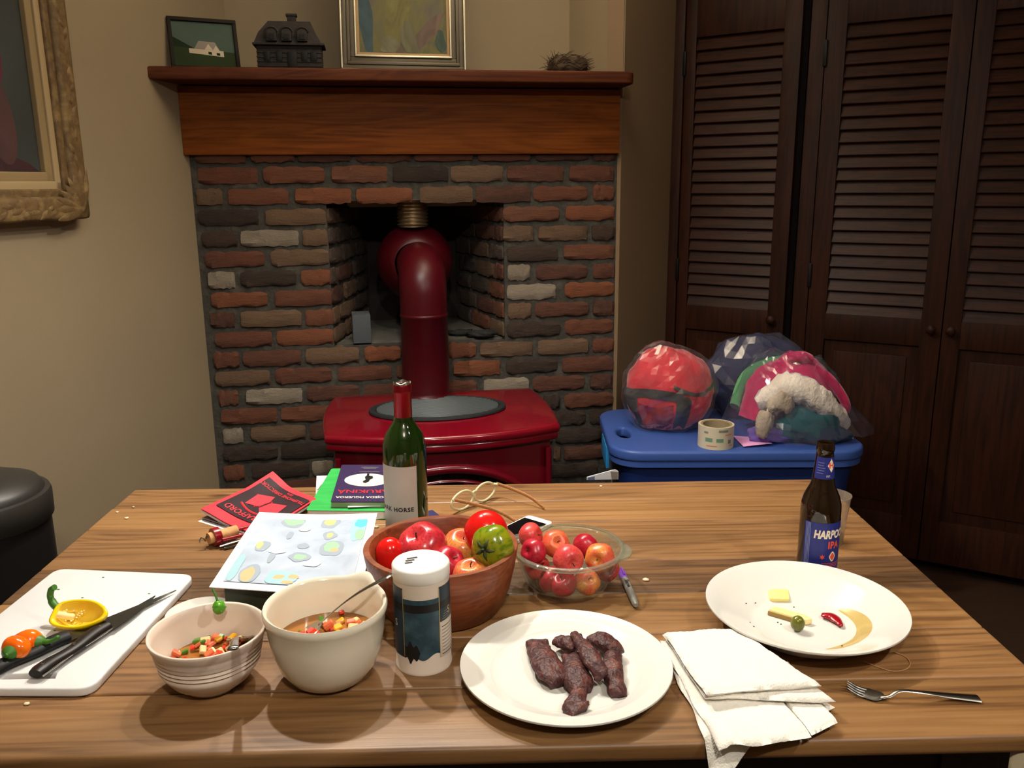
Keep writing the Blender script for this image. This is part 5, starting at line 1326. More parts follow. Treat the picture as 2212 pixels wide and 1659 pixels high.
def opepper(label, pos, L_, R_, rot, stem=True):
    r = thing('orange_pepper', label, 'pepper', pos, 0, 'orange peppers on the cutting board', rot)
    pr_ = [(0, 0)]
    for k in range(1, 20):
        t = k/20; pr_.append((R_*(math.sin(math.pi*min(1, t**.62*.98+.02))**.75), L_*t))
    pr_.append((0, L_*.97))
    bm = bmesh.new(); add_lathe(bm, pr_, 30, fn=lambda p, a: Vector((p.x*(1+.05*math.cos(3*a)), p.y*(1+.05*math.cos(3*a)), p.z)))
    from_bm('flesh', bm, ORP_, r, True)
    lathe('stem_cap', [(R_*.16, -.006), (R_*.50, -.002), (R_*.62, .005), (R_*.40, .002), (0, .0)], GST, r, seg=14)
    tube('stem', smooth_pts([(0, 0, .001), (.001, 0, -.008), (.003, .002, -.018), (.008, .004, -.026)] if stem else [(0, 0, .001), (0, 0, -.003), (.001, 0, -.006), (.001, 0, -.008)], 4), [.0040]*6+[.003]*6+[.0016], GST, r, seg=8)
    return r
opepper('orange mini pepper lying on its side with a curled stem', T(88, 1388, bz+.0165), .048, .0170, Euler((0, rd(-92), rd(-8)), 'XYZ'))
opepper('orange mini pepper with its stem facing out beside the black knife handle', T(19, 1412, bz+.021), .040, .0185, Euler((rd(-98), 0, rd(-6)), 'XYZ'), False)
yp = thing('yellow_pepper_half', 'halved yellow pepper with green stem, cut side up', 'pepper', T(180, 1352, bz), math.radians(-4))
def yhalf(u, v, off=1.0, dz=0.0):
    a = 2*math.pi*u; ph = math.radians(90*v)
    rx, ry, rz = .041, .025, .021
    sx = 1+.10*math.cos(3*a)
    return Vector((rx*off*sx*math.cos(a)*math.cos(ph), ry*off*math.sin(a)*math.cos(ph)*(1+.06*math.cos(2*a)), .0225-rz*off*math.sin(ph)+dz))
bm = bmesh.new(); NU = 44
rows_ = [[yhalf(i/NU, j/10) for i in range(NU)] for j in range(10, -1, -1)] + [[yhalf(i/NU, 0, .93, .0012) for i in range(NU)]] + [[yhalf(i/NU, j/10, .84) for i in range(NU)] for j in range(0, 11)]
VR = [[bm.verts.new(p) for p in r_w] for r_w in rows_]
for j in range(len(VR)-1):
    for i in range(NU):
        f = bm.faces.new((VR[j][i], VR[j][(i+1) % NU], VR[j+1][(i+1) % NU], VR[j+1][i])); f.material_index = 0 if j < 12 else 1
bmesh.ops.remove_doubles(bm, verts=bm.verts, dist=1e-5)
shell = from_bm('flesh', bm, [YEP, YEI], yp, True)
for a in (-.25, .3):
    tube('rib', smooth_pts([(-.026, a*.02, .016), (-.004, a*.05, .006), (.024, a*.04, .012)], 4), .0022, YEI, yp, seg=6)
tube('seed_core', smooth_pts([(-.030, .0, .017), (-.018, .0, .014), (-.008, .001, .011)], 4), [.006]*4+[.005]*4+[.003], SEEDM, yp, seg=8)
bm = bmesh.new(); rnd = random.Random(2)
for k in range(16): add_box(bm, (.0028, .0024, .0012), (rnd.uniform(-.026, .004), rnd.uniform(-.010, .010), rnd.uniform(.010, .020)), .0005, Euler((rnd.uniform(-1, 1), rnd.uniform(-1, 1), 0)), 1)
tag(from_bm('seeds', bm, SEEDM, yp, True), kind='stuff')
tube('stem', smooth_pts([(-.036, .012, .016), (-.045, .018, .018), (-.052, .027, .022), (-.050, .034, .030), (-.044, .035, .034)], 5), [.0055]*8+[.0046]*8+[.0040]*4+[.0045], GST, yp, seg=10)
for c in (shell,): pass
yp.rotation_euler = (rd(30), rd(0), rd(-4)); yp.location.z += .006
# knives
HAND = mat('black_handle', S(20, 20, 20), .55, spec=.3); HAND2 = mat('brown_black_handle', S(24, 18, 15), .42, spec=.35); BLADE = mat('knife_blade', S(120, 122, 118), .25, metal=1.0)
def knife(label, a, b, tip, hm, rivets, hw, bw):
    """a handle butt, b bolster, tip: world points"""
    r = thing('kitchen_knife', label, 'knife', a, math.atan2((tip-a).y, (tip-a).x), 'knives on the cutting board')
    d = (tip-a); Lk = Vector((d.x, d.y)).length; Lh = Vector(((b-a).x, (b-a).y)).length
    n = 14; pts = [Vector((Lh*k/n, .002*math.sin(3*math.pi*k/n), hw*.72)) for k in range(n+1)]
    rr = [hw*(1.0+.12*math.cos(k/n*6.283*1.2)) for k in range(n+1)]; rr[0] *= .8
    tube('handle', pts, rr, hm, r, seg=14, flat=(1, .62), upv=(0, 0, 1))
    bm = bmesh.new()
    top = []; N_ = 16
    for k in range(N_+1):
        t = k/N_; x = Lh-.004+(Lk-Lh+.004)*t
        y0 = hw*.62*(1-t*.4); y1 = -bw*(1-t**2.6)+hw*.3*0
        y0 = hw*.55*(1-t)+0*t
        z = hw*.72*(1-t)+.003*t
        top.append((bm.verts.new((x, y0, z+.0010)), bm.verts.new((x, min(y0-.0004, y1*(1-.0*t)+(-0)*t), z-.0004+.0)), bm.verts.new((x, y0, z-.0010))))
    for i in range(N_):
        a0, a1, a2 = top[i]; b0, b1, b2 = top[i+1]
        bm.faces.new((a0, a1, b1, b0)); bm.faces.new((a1, a2, b2, b1)); bm.faces.new((a2, a0, b0, b2))
    bm.faces.new(top[0]); bm.faces.new(top[-1])
    from_bm('blade', bm, BLADE, r, True, 20)
    if rivets:
        for t in (.10, .52, .90):
            rv = lathe('rivet', [(0, 0), (.0030, 0), (.0026, .0008), (0, .001)], STEEL, r, seg=14); rv.location = (Lh*t, 0, hw*1.30)
        tube('tang', [Vector((Lh*k/10, -hw*(1.0+.12*math.cos(k/10*7.5))-.0002, hw*.66)) for k in range(11)], .0010, STEEL, r, seg=6)
    return r
knife('plain black handled kitchen knife on the cutting board', T(-18, 1462, bz+.001), T(146, 1384, bz+.001), T(381, 1279, bz+.001), HAND, False, .0118, .015)
knife('riveted dark handled kitchen knife on the cutting board', T(78, 1468, bz+.001), T(231, 1362, bz+.001), T(336, 1291, bz+.001), HAND2, True, .0108, .016)
for i, (x, y) in enumerate(((223, 1247), (126, 1273), (322, 1282), (178, 1291), (300, 1317), (118, 1362))):
    o = blob('herb_fleck', GST, None, (.0022, .001, .0006), .4, 2, i, 8, 6); o.location = T(x, y, bz+.0006); tag(o, 'tiny green herb fleck on the cutting board', 'fleck', 'herb flecks on the cutting board')

# ================================================================== PAPERS AND BOOKS
def quad(corners, bend=None):
    c = corners
    def fn(u, v):
        p = (c[0]*(1-u)+c[1]*u)*(1-v)+(c[3]*(1-u)+c[2]*u)*v
        if bend: p = p+Vector((0, 0, bend(u, v)))
        return p
    return fn
# dark green box under the art print
GBX = mat('dark_green_box', S(44, 50, 34), .6)
bx0 = [T(548, 1340), T(760, 1340)]
bx = box('gift_box', (.165, .24, .050), (0, 0, 0), GBX, None, bevel=.002); bx.location = (-.346, 1.292, TZ+.025); bx.rotation_euler = (0, 0, rd(-2))
tag(bx, 'dark green box lying under the white bordered art print', 'box')
# art print (colour map): corners at their own heights
PC = [T(560, 1106, .064), T(815, 1108, .060), T(778, 1290, .058), T(452, 1270, .050)]
pbend = lambda u, v: .006*math.sin(math.pi*u)*(-1)*(1-v)*.6+.004*math.sin(math.pi*v)*.4-.006*(v**3)*(1-u)*(-.3)+.008*max(0, .15-u)*(1-v)*6*0
PAPER = mat('white_paper', S(232, 231, 230), .7)
ap = thing('art_print', 'white bordered print of pale blue abstract shapes lying over a box', 'print', (0, 0, 0))
c0 = sum(PC, Vector())/4; ap.location = c0
fnp = quad([p-c0 for p in PC], pbend)
sheet('paper', fnp, 30, 24, PAPER, ap, .0012)
def inset(fn, u0, u1, v0, v1, dz): return lambda u, v: fn(u0+(u1-u0)*u, v0+(v1-v0)*v)+Vector((0, 0, dz))
PBL = painting_mat('print_pale_blue', [S(156, 167, 183), S(165, 177, 193), S(172, 183, 197), S(180, 191, 202)], 16, (1, 1, 1), 1.0, .6)
sheet('printed_field', inset(fnp, .07, .935, .10, .935, .0012), 26, 20, PBL, ap)
def puddle(cu, cv, ru, rv, m_, seed, k):
    bm = bmesh.new(); n = 26
    vs = []
    for i in range(n):
        t = 2*math.pi*i/n; w = 1+.28*noise.noise(Vector((math.cos(t)*1.3, math.sin(t)*1.3, seed*2.2)))
        u = min(.935, max(.07, cu+ru*w*math.cos(t))); v = min(.935, max(.10, cv+rv*w*math.sin(t)))
        vs.append(bm.verts.new(fnp(u, v)+Vector((0, 0, .0014+.00003*k))))
    c = bm.verts.new(fnp(min(.93, max(.08, cu)), min(.93, max(.11, cv)))+Vector((0, 0, .0014+.00003*k)))
    for i in range(n): bm.faces.new((vs[i], vs[(i+1) % n], c))
    from_bm('printed_shape', bm, m_, ap, True)
cm = lambda n_, r, g_, b: mat(n_, S(r, g_, b), .6)
GYB, TEA, YLW, ORG_, GRN_, AQU, WHT_ = cm('ink_greyblue', 146, 158, 170), cm('ink_teal', 150, 186, 196), cm('ink_yellow', 204, 186, 124), cm('ink_orange', 208, 168, 124), cm('ink_green', 148, 190, 154), cm('ink_aqua', 84, 190, 196), cm('ink_white', 190, 198, 210)
for k, (cu, cv, ru, rv, m_) in enumerate(((.34, .14, .10, .08, GYB), (.34, .13, .08, .06, GRN_), (.63, .14, .075, .085, GYB), (.63, .13, .05, .06, YLW), (.88, .20, .075, .18, TEA), (.89, .15, .05, .08, AQU), (.90, .32, .04, .07, GRN_), (.67, .33, .055, .06, GYB), (.67, .33, .025, .035, YLW), (.72, .50, .09, .10, GYB), (.71, .48, .06, .06, GRN_), (.74, .52, .03, .025, ORG_), (.36, .34, .025, .05, GYB), (.20, .50, .055, .07, GYB), (.175, .49, .025, .045, YLW), (.50, .48, .045, .035, GYB), (.51, .62, .08, .055, GYB), (.51, .62, .045, .03, GRN_), (.31, .64, .022, .07, GYB), (.10, .78, .035, .17, TEA), (.22, .84, .07, .10, GYB), (.21, .85, .045, .08, ORG_), (.45, .86, .11, .08, TEA), (.43, .86, .04, .025, ORG_), (.53, .85, .035, .025, ORG_), (.50, .91, .04, .02, ORG_), (.33, .56, .06, .03, WHT_), (.62, .70, .06, .03, WHT_), (.45, .25, .05, .03, WHT_))):
    puddle(cu, cv, ru, rv, m_, k, k)
# white sheets under the print, hanging at the right of the box
us = sheet('loose_sheet', quad([T(770, 1150, .045), T(792, 1160, .040), T(790, 1240, .003), T(770, 1255, .003)]), 6, 10, PAPER, None, .001)
tag(us, 'loose white sheet sloping between the art print and the wooden bowl', 'paper')
# directory booklet and magazine below it
REDP = mat('red_cover', S(226, 54, 66), .5); DKC = mat('dark_cover_print', S(44, 28, 34), .5); MAGC = mat('magazine_cover', S(96, 74, 78), .4)
DC = [T(590, 1030, .030), T(684, 1080, .016), T(560, 1160, .006), T(434, 1101, .020)]
MC = [T(584, 1060, .004), T(676, 1090, .004), T(545, 1160, .004), T(427, 1122, .004)]
mg = thing('magazine', 'white edged magazine lying under the red booklet', 'magazine', sum(MC, Vector())/4)
fm = quad([p-mg.location for p in MC]); sheet('pages', lambda u, v: fm(u, v)-Vector((0, 0, .0035)), 8, 8, PAPER, mg, .004)
sheet('cover', inset(fm, .03, .97, .03, .97, .0022), 8, 8, MAGC, mg)
dr = thing('directory_booklet', 'red booklet with black picture cover and curled corner', 'booklet', sum(DC, Vector())/4)
dbend = lambda u, v: .012*max(0, .35-u)*max(0, .4-v)*6+.006*math.cos(math.pi*(u-.5)*2)*(-.4)
fd = quad([p-dr.location for p in DC], dbend)
sheet('cover', fd, 24, 24, REDP, dr, .0016)
sheet('pages', lambda u, v: fd(u, v)-Vector((0, 0, .0045)), 12, 12, PAPER, dr, .003)
DZ = .0020
sheet('cover_print', inset(fd, .08, .97, .10, .86, DZ), 24, 20, DKC, dr)
def dflat(nm, poly, m_, dz):
    bm = bmesh.new(); bm.faces.new([bm.verts.new(fd(u, v)+Vector((0, 0, dz))) for u, v in poly]); return from_bm(nm, bm, m_, dr, False)
# open book emblem
dflat('cover_emblem', [(.26, .40), (.48, .30), (.52, .40), (.50, .56), (.30, .62)], REDP, DZ+.0008); dflat('cover_emblem', [(.56, .42), (.80, .36), (.84, .58), (.62, .66), (.52, .58)], REDP, DZ+.0008)
tube('cover_emblem', [fd(.26+.56*k/12, .64+.06*math.sin(math.pi*k/12))+Vector((0, 0, DZ+.0006)) for k in range(13)], .0022, REDP, dr, seg=5)
tube('cover_emblem', [fd(.40+.2*k/8, .50+.10*math.sin(2*math.pi*k/8))+Vector((0, 0, DZ+.0008)) for k in range(9)], .0010, REDP, dr, seg=5)
def dtext(body, u, v, size, m_, shear=0.0, warp=True):
    me = text_mesh(body, size, font_shear=shear, bold=.012*size); me.materials.clear()
    eu = (fd(1, .5)-fd(0, .5)); ev = (fd(.5, 1)-fd(.5, 0)); lu, lv = eu.length, ev.length
    for w in me.vertices:   # upside down for the camera: x runs to -u, y runs to +v
        uu_, vv_ = u-w.co.x/lu, v+w.co.y/lv
        w.co = fd(uu_, vv_)+Vector((0, 0, DZ+.0009))
    return link('cover_text', me, m_, dr, False)
dtext('STRAFFORD', .50, .775, .021, REDP); dtext('TELEPHONE DIRECTORY', .52, .215, .0135, REDP); dtext('2016', .60, .145, .0095, REDP)
# white drawing sheet, green book, purple book
ws = sheet('drawing_sheet', quad([T(684, 1028, .002), T(760, 1026, .002), T(775, 1090, .002), T(682, 1072, .002)]), 6, 6, PAPER, None, .0012)
tag(ws, 'white sheet with a grey sketch sticking out left of the green book', 'paper')
sk = bmesh.new(); rnd = random.Random(8); c0 = T(700, 1052, .0032)
for k in range(7): add_tube(sk, smooth_pts([c0+Vector((rnd.uniform(-.012, .012), rnd.uniform(-.03, .03), 0)) for _ in range(3)], 4), .0005, 4)
sk_o = from_bm('sketch_lines', sk, GREYI, None, True); sk_o.parent = ws
w2 = sheet('loose_sheet', quad([T(790, 1095, .002), T(846, 1090, .002), T(848, 1118, .002), T(795, 1122, .002)]), 4, 4, PAPER, None, .0015); tag(w2, 'white sheet poking out below the green book by the wine bottle', 'paper')
GRB = mat('green_cover', S(44, 158, 70), .5, var=S(56, 176, 84), vscale=14, vstretch=(1, 6, 1)); PUR = mat('purple_cover', S(54, 40, 76), .4); MOON = painting_mat('moon_print', [S(170, 172, 160), S(228, 224, 196), S(240, 234, 206)], 30)
GB_ = [T(716, 1012, .018), T(852, 1010, .018), T(852, 1104, .018), T(661, 1102, .018)]
gbk = thing('green_book', 'green covered notebook under the purple book', 'book', sum(GB_, Vector())/4-Vector((0, 0, .0175)))
ps = rpoly([(p.x-gbk.location.x, p.y-gbk.location.y) for p in GB_], .006)
prism('pages', [(x*.985, y*.985) for x, y in ps], .0005, .0160, PAPER, gbk); prism('cover', ps, .0160, .0175, GRB, gbk, bevel=.0004, seg=1); prism('cover', ps, 0, .0008, GRB, gbk)
PB_ = [T(738, 1004, .031), T(862, 1004, .031), T(862, 1084, .031), T(714, 1084, .031)]
pbk = thing('purple_book', 'dark purple paperback with a moon on its cover lying on the green book', 'book', sum(PB_, Vector())/4-Vector((0, 0, .013)))
pl_ = [(p.x-pbk.location.x, p.y-pbk.location.y) for p in PB_]
prism('pages', [(x*.985, y*.985) for x, y in pl_], .0003, .0118, mat('book_pages_green_edge', S(150, 168, 130), .8), pbk); prism('cover', rpoly(pl_, .004), .0118, .013, PUR, pbk); prism('cover', pl_, 0, .0005, PUR, pbk)
def pq(u, v, dz=.0004):
    a, b, c, d = [Vector((x, y, .013+dz)) for x, y in pl_]
    return (a*(1-u)+b*u)*(1-v)+(d*(1-u)+c*u)*v
bm = bmesh.new(); bm.faces.new([bm.verts.new(pq(.48+.36*math.cos(t), .44+.175*math.sin(t))) for t in [2*math.pi*k/36 for k in range(36)]]); from_bm('cover_moon', bm, MOON, pbk, False)
bm = bmesh.new(); bm.faces.new([bm.verts.new(pq(u, v, .0007)) for u, v in ((.44, .36), (.47, .32), (.47, .27), (.51, .27), (.51, .33), (.57, .34), (.58, .40), (.53, .44), (.52, .49), (.47, .53), (.43, .52), (.42, .48), (.46, .44))]); from_bm('cover_figure', bm, BLK, pbk, False)
def ptext(body, u, v, size, m_, wide=1.0):
    me = text_mesh(body, size, bold=.015*size); me.materials.clear()
    lu = (pq(1, .5)-pq(0, .5)).length; lv = (pq(.5, 1)-pq(.5, 0)).length
    for w in me.vertices:
        uu_, vv_ = u-w.co.x*wide/lu, v+w.co.y/lv; w.co = pq(uu_, vv_, .0008)
    return link('cover_text', me, m_, pbk, False)
REDI = mat('red_ink', S(196, 40, 50), .5)
ptext('CÉSAR OJEDA FIGUEROA', .56, .895, .0135, WINK, .86); ptext('KARUKINÁ', .52, .745, .026, REDI, .92)
for v_, w_ in ((.075, .30), (.11, .22), (.20, .34)): 
    bm = bmesh.new(); bm.faces.new([bm.verts.new(pq(u, v, .0006)) for u, v in ((.5-w_/2, v_), (.5+w_/2, v_), (.5+w_/2, v_+.012), (.5-w_/2, v_+.012))]); from_bm('cover_line', bm, GREYI, pbk, False)
bkm = box('bookmark_paper', (.11, .03, .0012), (0, 0, 0), PAPER, None); bkm.location = T(812, 1092, .022)+Vector((0, .012, 0)); bkm.rotation_euler = (0, 0, rd(6))
tag(bkm, 'folded white paper slip sticking out under the purple book', 'paper')
stk = flat_s = None
bm = bmesh.new(); bm.faces.new([bm.verts.new(pq(u, v, .0009)) for u, v in ((.80, .84), (.93, .84), (.95, .98), (.80, .98))]); from_bm('price_sticker', bm, WINK, pbk, False)
# ================================================================== CORKSCREW
RPL = mat('red_plastic', S(134, 12, 26), .25, coat=.3); CORK = mat('cork', S(206, 158, 106), .8, var=S(186, 134, 84), vscale=60)
ck = thing('corkscrew', 'red corkscrew with a cork still on its worm', 'corkscrew', T(468, 1178, .0))
ang = math.atan2((T(560, 1150)-T(468, 1178)).y, (T(560, 1150)-T(468, 1178)).x); ck.rotation_euler = (0, 0, ang)
o = lathe('ring', [(.0115, -.006), (.0165, -.006), (.0168, 0), (.0165, .006), (.0115, .006), (.0112, 0), (.0115, -.006)], RPL, ck, seg=32); o.location = (0, 0, .0168); o.rotation_euler = (0, rd(90), 0)
o = lathe('cork', [(0, -.014), (.0102, -.014), (.0106, -.008), (.0100, .040), (0, .040)], CORK, ck, seg=24); o.location = (0, 0, .0168); o.rotation_euler = (0, rd(90), 0)
tube('worm', [Vector((-.004-.002*k, .004*math.sin(k*1.2), .0185+.004*math.cos(k*1.2))) for k in range(14)], .0012, STEELD, ck, seg=6)
for y in (-.016, .016):
    tube('arm', smooth_pts([(.004, y, .014), (.03, y, .012), (.075, y*.9, .010)], 4), .0036, RPL, ck, seg=8)
tube('lever', smooth_pts([(-.004, -.022, .006), (.02, -.026, .008), (.05, -.024, .006)], 4), .0035, STEEL, ck, seg=8, flat=(1, .5))
tube('foil_knife', smooth_pts([(0, -.030, .003), (.025, -.034, .003), (.05, -.03, .003)], 4), .0022, STEELD, ck, seg=6)
# ================================================================== EYEGLASSES
CLR = mat('pale_acetate', S(214, 204, 160), .25, spec=.5); WTM = wood('temple_wood', S(150, 98, 54), S(176, 120, 70), S(194, 138, 84), rough=.5, scale=6, stain=.15); LENS = film('lens', (.97, .97, .95, 1), .02, 1.4, .02)
hl, hr_ = T(974, 1076, .034), T(1070, 1040, .034)
mid = (hl+hr_)/2; ax = (hr_-hl); Wg = ax.length; 
eg = thing('eyeglasses', 'eyeglasses with pale clear frame and wooden temples on the table', 'glasses', (mid.x, mid.y, TZ), math.atan2(ax.y, ax.x))
for s in (-1, 1):
    ring = [Vector((s*Wg*.255+Wg*.225*math.cos(t)*(1+.06*math.cos(2*t)), .0025*math.cos(t)*0, .0205+.0185*math.sin(t)*(1-.06*math.cos(t)*s))) for t in [2*math.pi*k/36 for k in range(36)]]
    tube('rim', ring, .0024, CLR, eg, seg=8, closed=True)
    bm = bmesh.new(); bm.faces.new([bm.verts.new(v) for v in ring]); from_bm('lens', bm, LENS, eg, False)
tube('bridge', smooth_pts([(-Wg*.04, 0, .026), (0, -.002, .031), (Wg*.04, 0, .026)], 4), .0026, CLR, eg, seg=8)
inv = eg.rotation_euler.to_matrix().inverted()
for s, e_ in ((-1, T(1114, 1126, .003)), (1, T(1176, 1098, .003))):
    el_ = inv @ (e_-Vector((mid.x, mid.y, TZ)))
    h0 = Vector((s*Wg*.49, 0, .031))
    p = smooth_pts([h0, h0+(el_-h0)*.35+Vector((0, 0, .006)), h0+(el_-h0)*.72+Vector((0, 0, .008)), el_], 6)
    tube('hinge_block', [Vector((s*Wg*.46, 0, .030)), h0+(el_-h0)*.06], .0030, CLR, eg, seg=8)
    tube('temple', p[1:], .0036, WTM, eg, seg=8, flat=(.45, 1), upv=(0, 0, 1))
# ================================================================== PHONE, MARKER, FORK, TOWEL, STRING, CARD
PHW = mat('white_phone', S(234, 232, 226), .3); PHS = mat('phone_screen', S(12, 12, 14), .08)
c1_, c2_, c3_ = T(1095, 1142), T(1142, 1119), T(1170, 1131)
dv_ = (c2_-c1_); an = math.atan2(dv_.y, dv_.x)
ph = thing('smartphone', 'white smartphone lying face up behind the glass casserole', 'phone', c2_, an)
prism('case', rrect(.128, .060, .009, 6, (-.064, -.030)), 0, .0072, PHW, ph, bevel=.0015); prism('screen', rrect(.094, .053, .001, 2, (-.064, -.030)), .0072, .0075, PHS, ph)
lathe('home_button', [(0, .0073), (.0055, .0073), (.0058, .0077), (0, .0077)], PHW, ph, seg=20).location = (-.009, -.030, 0)
PURM = mat('purple_cap', S(128, 70, 190), .35); SILV = mat('silver_barrel', S(150, 148, 144), .4, metal=.3)
m0, m1 = T(1341, 1232, .006), T(1374, 1308, .006)
mk = thing('marker_pen', 'purple capped silver marker lying right of the casserole', 'marker', (m0.x, m0.y, TZ+.0062), math.atan2((m1-m0).y, (m1-m0).x))
Lm = (m1-m0).length
def xl(name, prof, m_): o_ = lathe(name, prof, m_, mk, seg=24); o_.rotation_euler = (0, rd(90), 0); return o_
xl('cap', [(0, -.002), (.0035, -.002), (.0045, .006), (.0058, .010), (.0062, .034), (0, .034)], PURM); xl('barrel', [(.0058, .034), (.0060, .036), (.0060, Lm-.030), (.0056, Lm-.022), (.0052, Lm-.006), (.0034, Lm), (0, Lm)], SILV)
tube('clip', [Vector((.004, 0, .0062)), Vector((.03, 0, .0068))], .0016, PURM, mk, seg=6)
text('barrel_text', 'Sharpie', .0088, BLK, mk, (.060, -.0005, .0063), (0, 0, 0), bold=.0002)
# fork
fr_ = thing('fork', 'steel dinner fork lying at the right front of the table', 'fork', T(1905, 1505))
fo = fr_.location
fp = [T(1900, 1506, .004), T(1922, 1503, .008), T(1945, 1492, .013), T(1990, 1495, .012), T(2045, 1502, .007), T(2113, 1509, .0022)]
P_ = smooth_pts([p-fo for p in fp], 6); n = len(P_)
rr = [.0042 if i < 4 else (.0030 if i < n*.55 else .0030+.0062*((i-n*.55)/(n*.45))) for i in range(n)]
tube('handle', P_, rr, STEEL, fr_, seg=10, flat=(1, .33), upv=(0, 0, 1))
hd = [T(1908, 1504, .005), T(1892, 1503, .0028), T(1870, 1496, .0026)]
tube('head', [p-fo for p in smooth_pts(hd, 5)], [.005, .007, .009, .0105, .0115, .012, .0122, .0122, .0122, .0122, .0118], STEELD, fr_, seg=12, flat=(1, .2), upv=(0, 0, 1))  # head and tines darker than the handle: dark reflection put into the colour
b0, b1 = hd[2]-fo, T(1830, 1478, .010)-fo
dd = (b1-b0).normalized(); sd = dd.cross(Vector((0, 0, 1))).normalized()
for k in (-1.5, -.5, .5, 1.5):
    a = b0+sd*k*.0062-dd*.004; e_ = b1+sd*k*.0058
    tube('tine', smooth_pts([a, (a+e_)/2-Vector((0, 0, .0022)), e_], 5), [.0022]*8+[.0018, .0012, .0008], STEELD, fr_, seg=8, flat=(1, .6), upv=(0, 0, 1))
# towel
TOW = mat('white_terry', S(234, 229, 218), 1.0, bump=.45, bscale=420, sheen=.3)
bm = bmesh.new()
def cloth(corners, th, wob, seed, drop=None, nu=34, nv=34):
    c = [Vector(p) for p in corners]; grids = []
    for s in (1, -1):
        G = []
        for j in range(nv+1):
            row = []
            for i in range(nu+1):
                u, v = i/nu, j/nv
                p = (c[0]*(1-u)+c[1]*u)*(1-v)+(c[3]*(1-u)+c[2]*u)*v
                e = min(u, 1-u, v, 1-v); rnd_ = th*math.sqrt(max(0, 1-max(0, 1-e/.045)**2))
                w = noise.fractal(Vector((p.x*26+seed, p.y*26, s*.2)), 1, 2, 3)*wob
                z = p.z+s*rnd_+w+noise.noise(Vector((p.x, p.y, seed))*320)*.0009*s
                q = Vector((p.x+noise.noise(Vector((p.y*20, seed, 0)))*.004, p.y+noise.noise(Vector((p.x*20, seed, 5)))*.004, z))
                if drop: q = drop(q, u, v, s)
                row.append(q)
            G.append(row)
        grids.append(G)
    VS = [[[bm.verts.new(q) for q in row] for row in G] for G in grids]
    for k, G in enumerate(VS):
        for j in range(nv):
            for i in range(nu):
                f = (G[j][i], G[j][i+1], G[j+1][i+1], G[j+1][i]); bm.faces.new(f if k == 0 else f[::-1])
    a, b = VS
    for i in range(nu): bm.faces.new((a[0][i], b[0][i], b[0][i+1], a[0][i+1])); bm.faces.new((a[nv][i], a[nv][i+1], b[nv][i+1], b[nv][i]))
    for j in range(nv): bm.faces.new((a[j][0], a[j+1][0], b[j+1][0], b[j][0])); bm.faces.new((a[j][nu], b[j][nu], b[j+1][nu], a[j+1][nu]))
edge = .866
def over(q, u, v, s):
    if q.y < edge: q.z -= (edge-q.y)*1.5*max(0, (.55-u)/.55)+0; 
    q.z = max(q.z, TZ+.001) if q.y > edge-.006 else q.z
    return q
flr = lambda q, u, v, s: Vector((q.x, q.y, max(q.z, TZ+.001)))
cloth([T(1425, 1390, .006), T(1600, 1400, .006), T(1800, 1530, .006), T(1545, 1640, .006)], .0045, .0012, 1, over)
cloth([T(1425, 1384, .014), T(1600, 1395, .014), T(1752, 1592, .013), T(1555, 1628, .012)], .0045, .0016, 2, lambda q, u, v, s: Vector((q.x, q.y, q.z+.010*math.exp(-((u-.15)/.2)**2)*max(0, v-.75)*3-.004*max(0, v-.9)*6*(u < .1))))
cloth([T(1640, 1440, .013), T(1700, 1430, .013), T(1808, 1562, .012), T(1752, 1588, .012)], .004, .0012, 9)
cloth([T(1432, 1372, .023), T(1592, 1364, .023), T(1806, 1518, .021), T(1520, 1508, .023)], .0045, .0014, 3)
cloth([T(1434, 1368, .032), T(1590, 1360, .032), T(1772, 1482, .031), T(1522, 1500, .032)], .0050, .0016, 4)
c0 = Vector((.29, .95, TZ))
for v in bm.verts: v.co -= c0
tw = from_bm('hand_towel', bm, TOW, None, True); tw.location = c0; tag(tw, 'folded white terry towel between the two plates', 'towel')
# thread loop
th = tube('thread', smooth_pts([T(x, y, .0012) for x, y in ((1866, 1428), (1895, 1440), (1930, 1450), (1958, 1445), (1966, 1432), (1955, 1418), (1930, 1408))], 6), .0007, mat('tan_thread', S(176, 132, 86), .7), None, seg=5); tag(th, 'loop of thin tan thread in front of the wide-rimmed plate', 'thread')
# blister card at the back table edge
cdp = [T(1268, 1038, .0), T(1336, 1037, .0)]
ccard = thing('packet', 'small blue and white printed packet at the back edge of the table', 'packet', (cdp[0]+cdp[1])/2+Vector((0, .004, 0)), math.atan2((cdp[1]-cdp[0]).y, (cdp[1]-cdp[0]).x))
Wc = (cdp[1]-cdp[0]).length
CARD = mat('packet_card', S(200, 206, 214), .4); CBL = mat('packet_blue', S(96, 110, 150), .4)
bm = bmesh.new()
pts = [(-Wc/2, 0), (Wc/2, 0), (Wc/2, .018), (Wc/2-.006, .022), (Wc/2-.014, .021), (-Wc/2, .006)]
f0 = [bm.verts.new((x, 0, z)) for x, z in pts]; f1 = [bm.verts.new((x, .003, z)) for x, z in pts]
for i in range(6): bm.faces.new((f0[i], f0[(i+1) % 6], f1[(i+1) % 6], f1[i]))
bm.faces.new(f0); bm.faces.new(f1); from_bm('card', bm, CARD, ccard, False)
def cflat(nm, pts, m_):
    bm = bmesh.new(); bm.faces.new([bm.verts.new((x, -.0004, z)) for x, z in pts]); from_bm(nm, bm, m_, ccard, False)
cflat('blue_print', [(-Wc/2+.002, 0), (-Wc/2+.017, 0), (-Wc/2+.017, .008), (-Wc/2+.002, .005)], CBL); cflat('grey_flap', [(Wc/2-.014, 0), (Wc/2-.001, 0), (Wc/2-.001, .017), (Wc/2-.017, .0185)], GREYI)
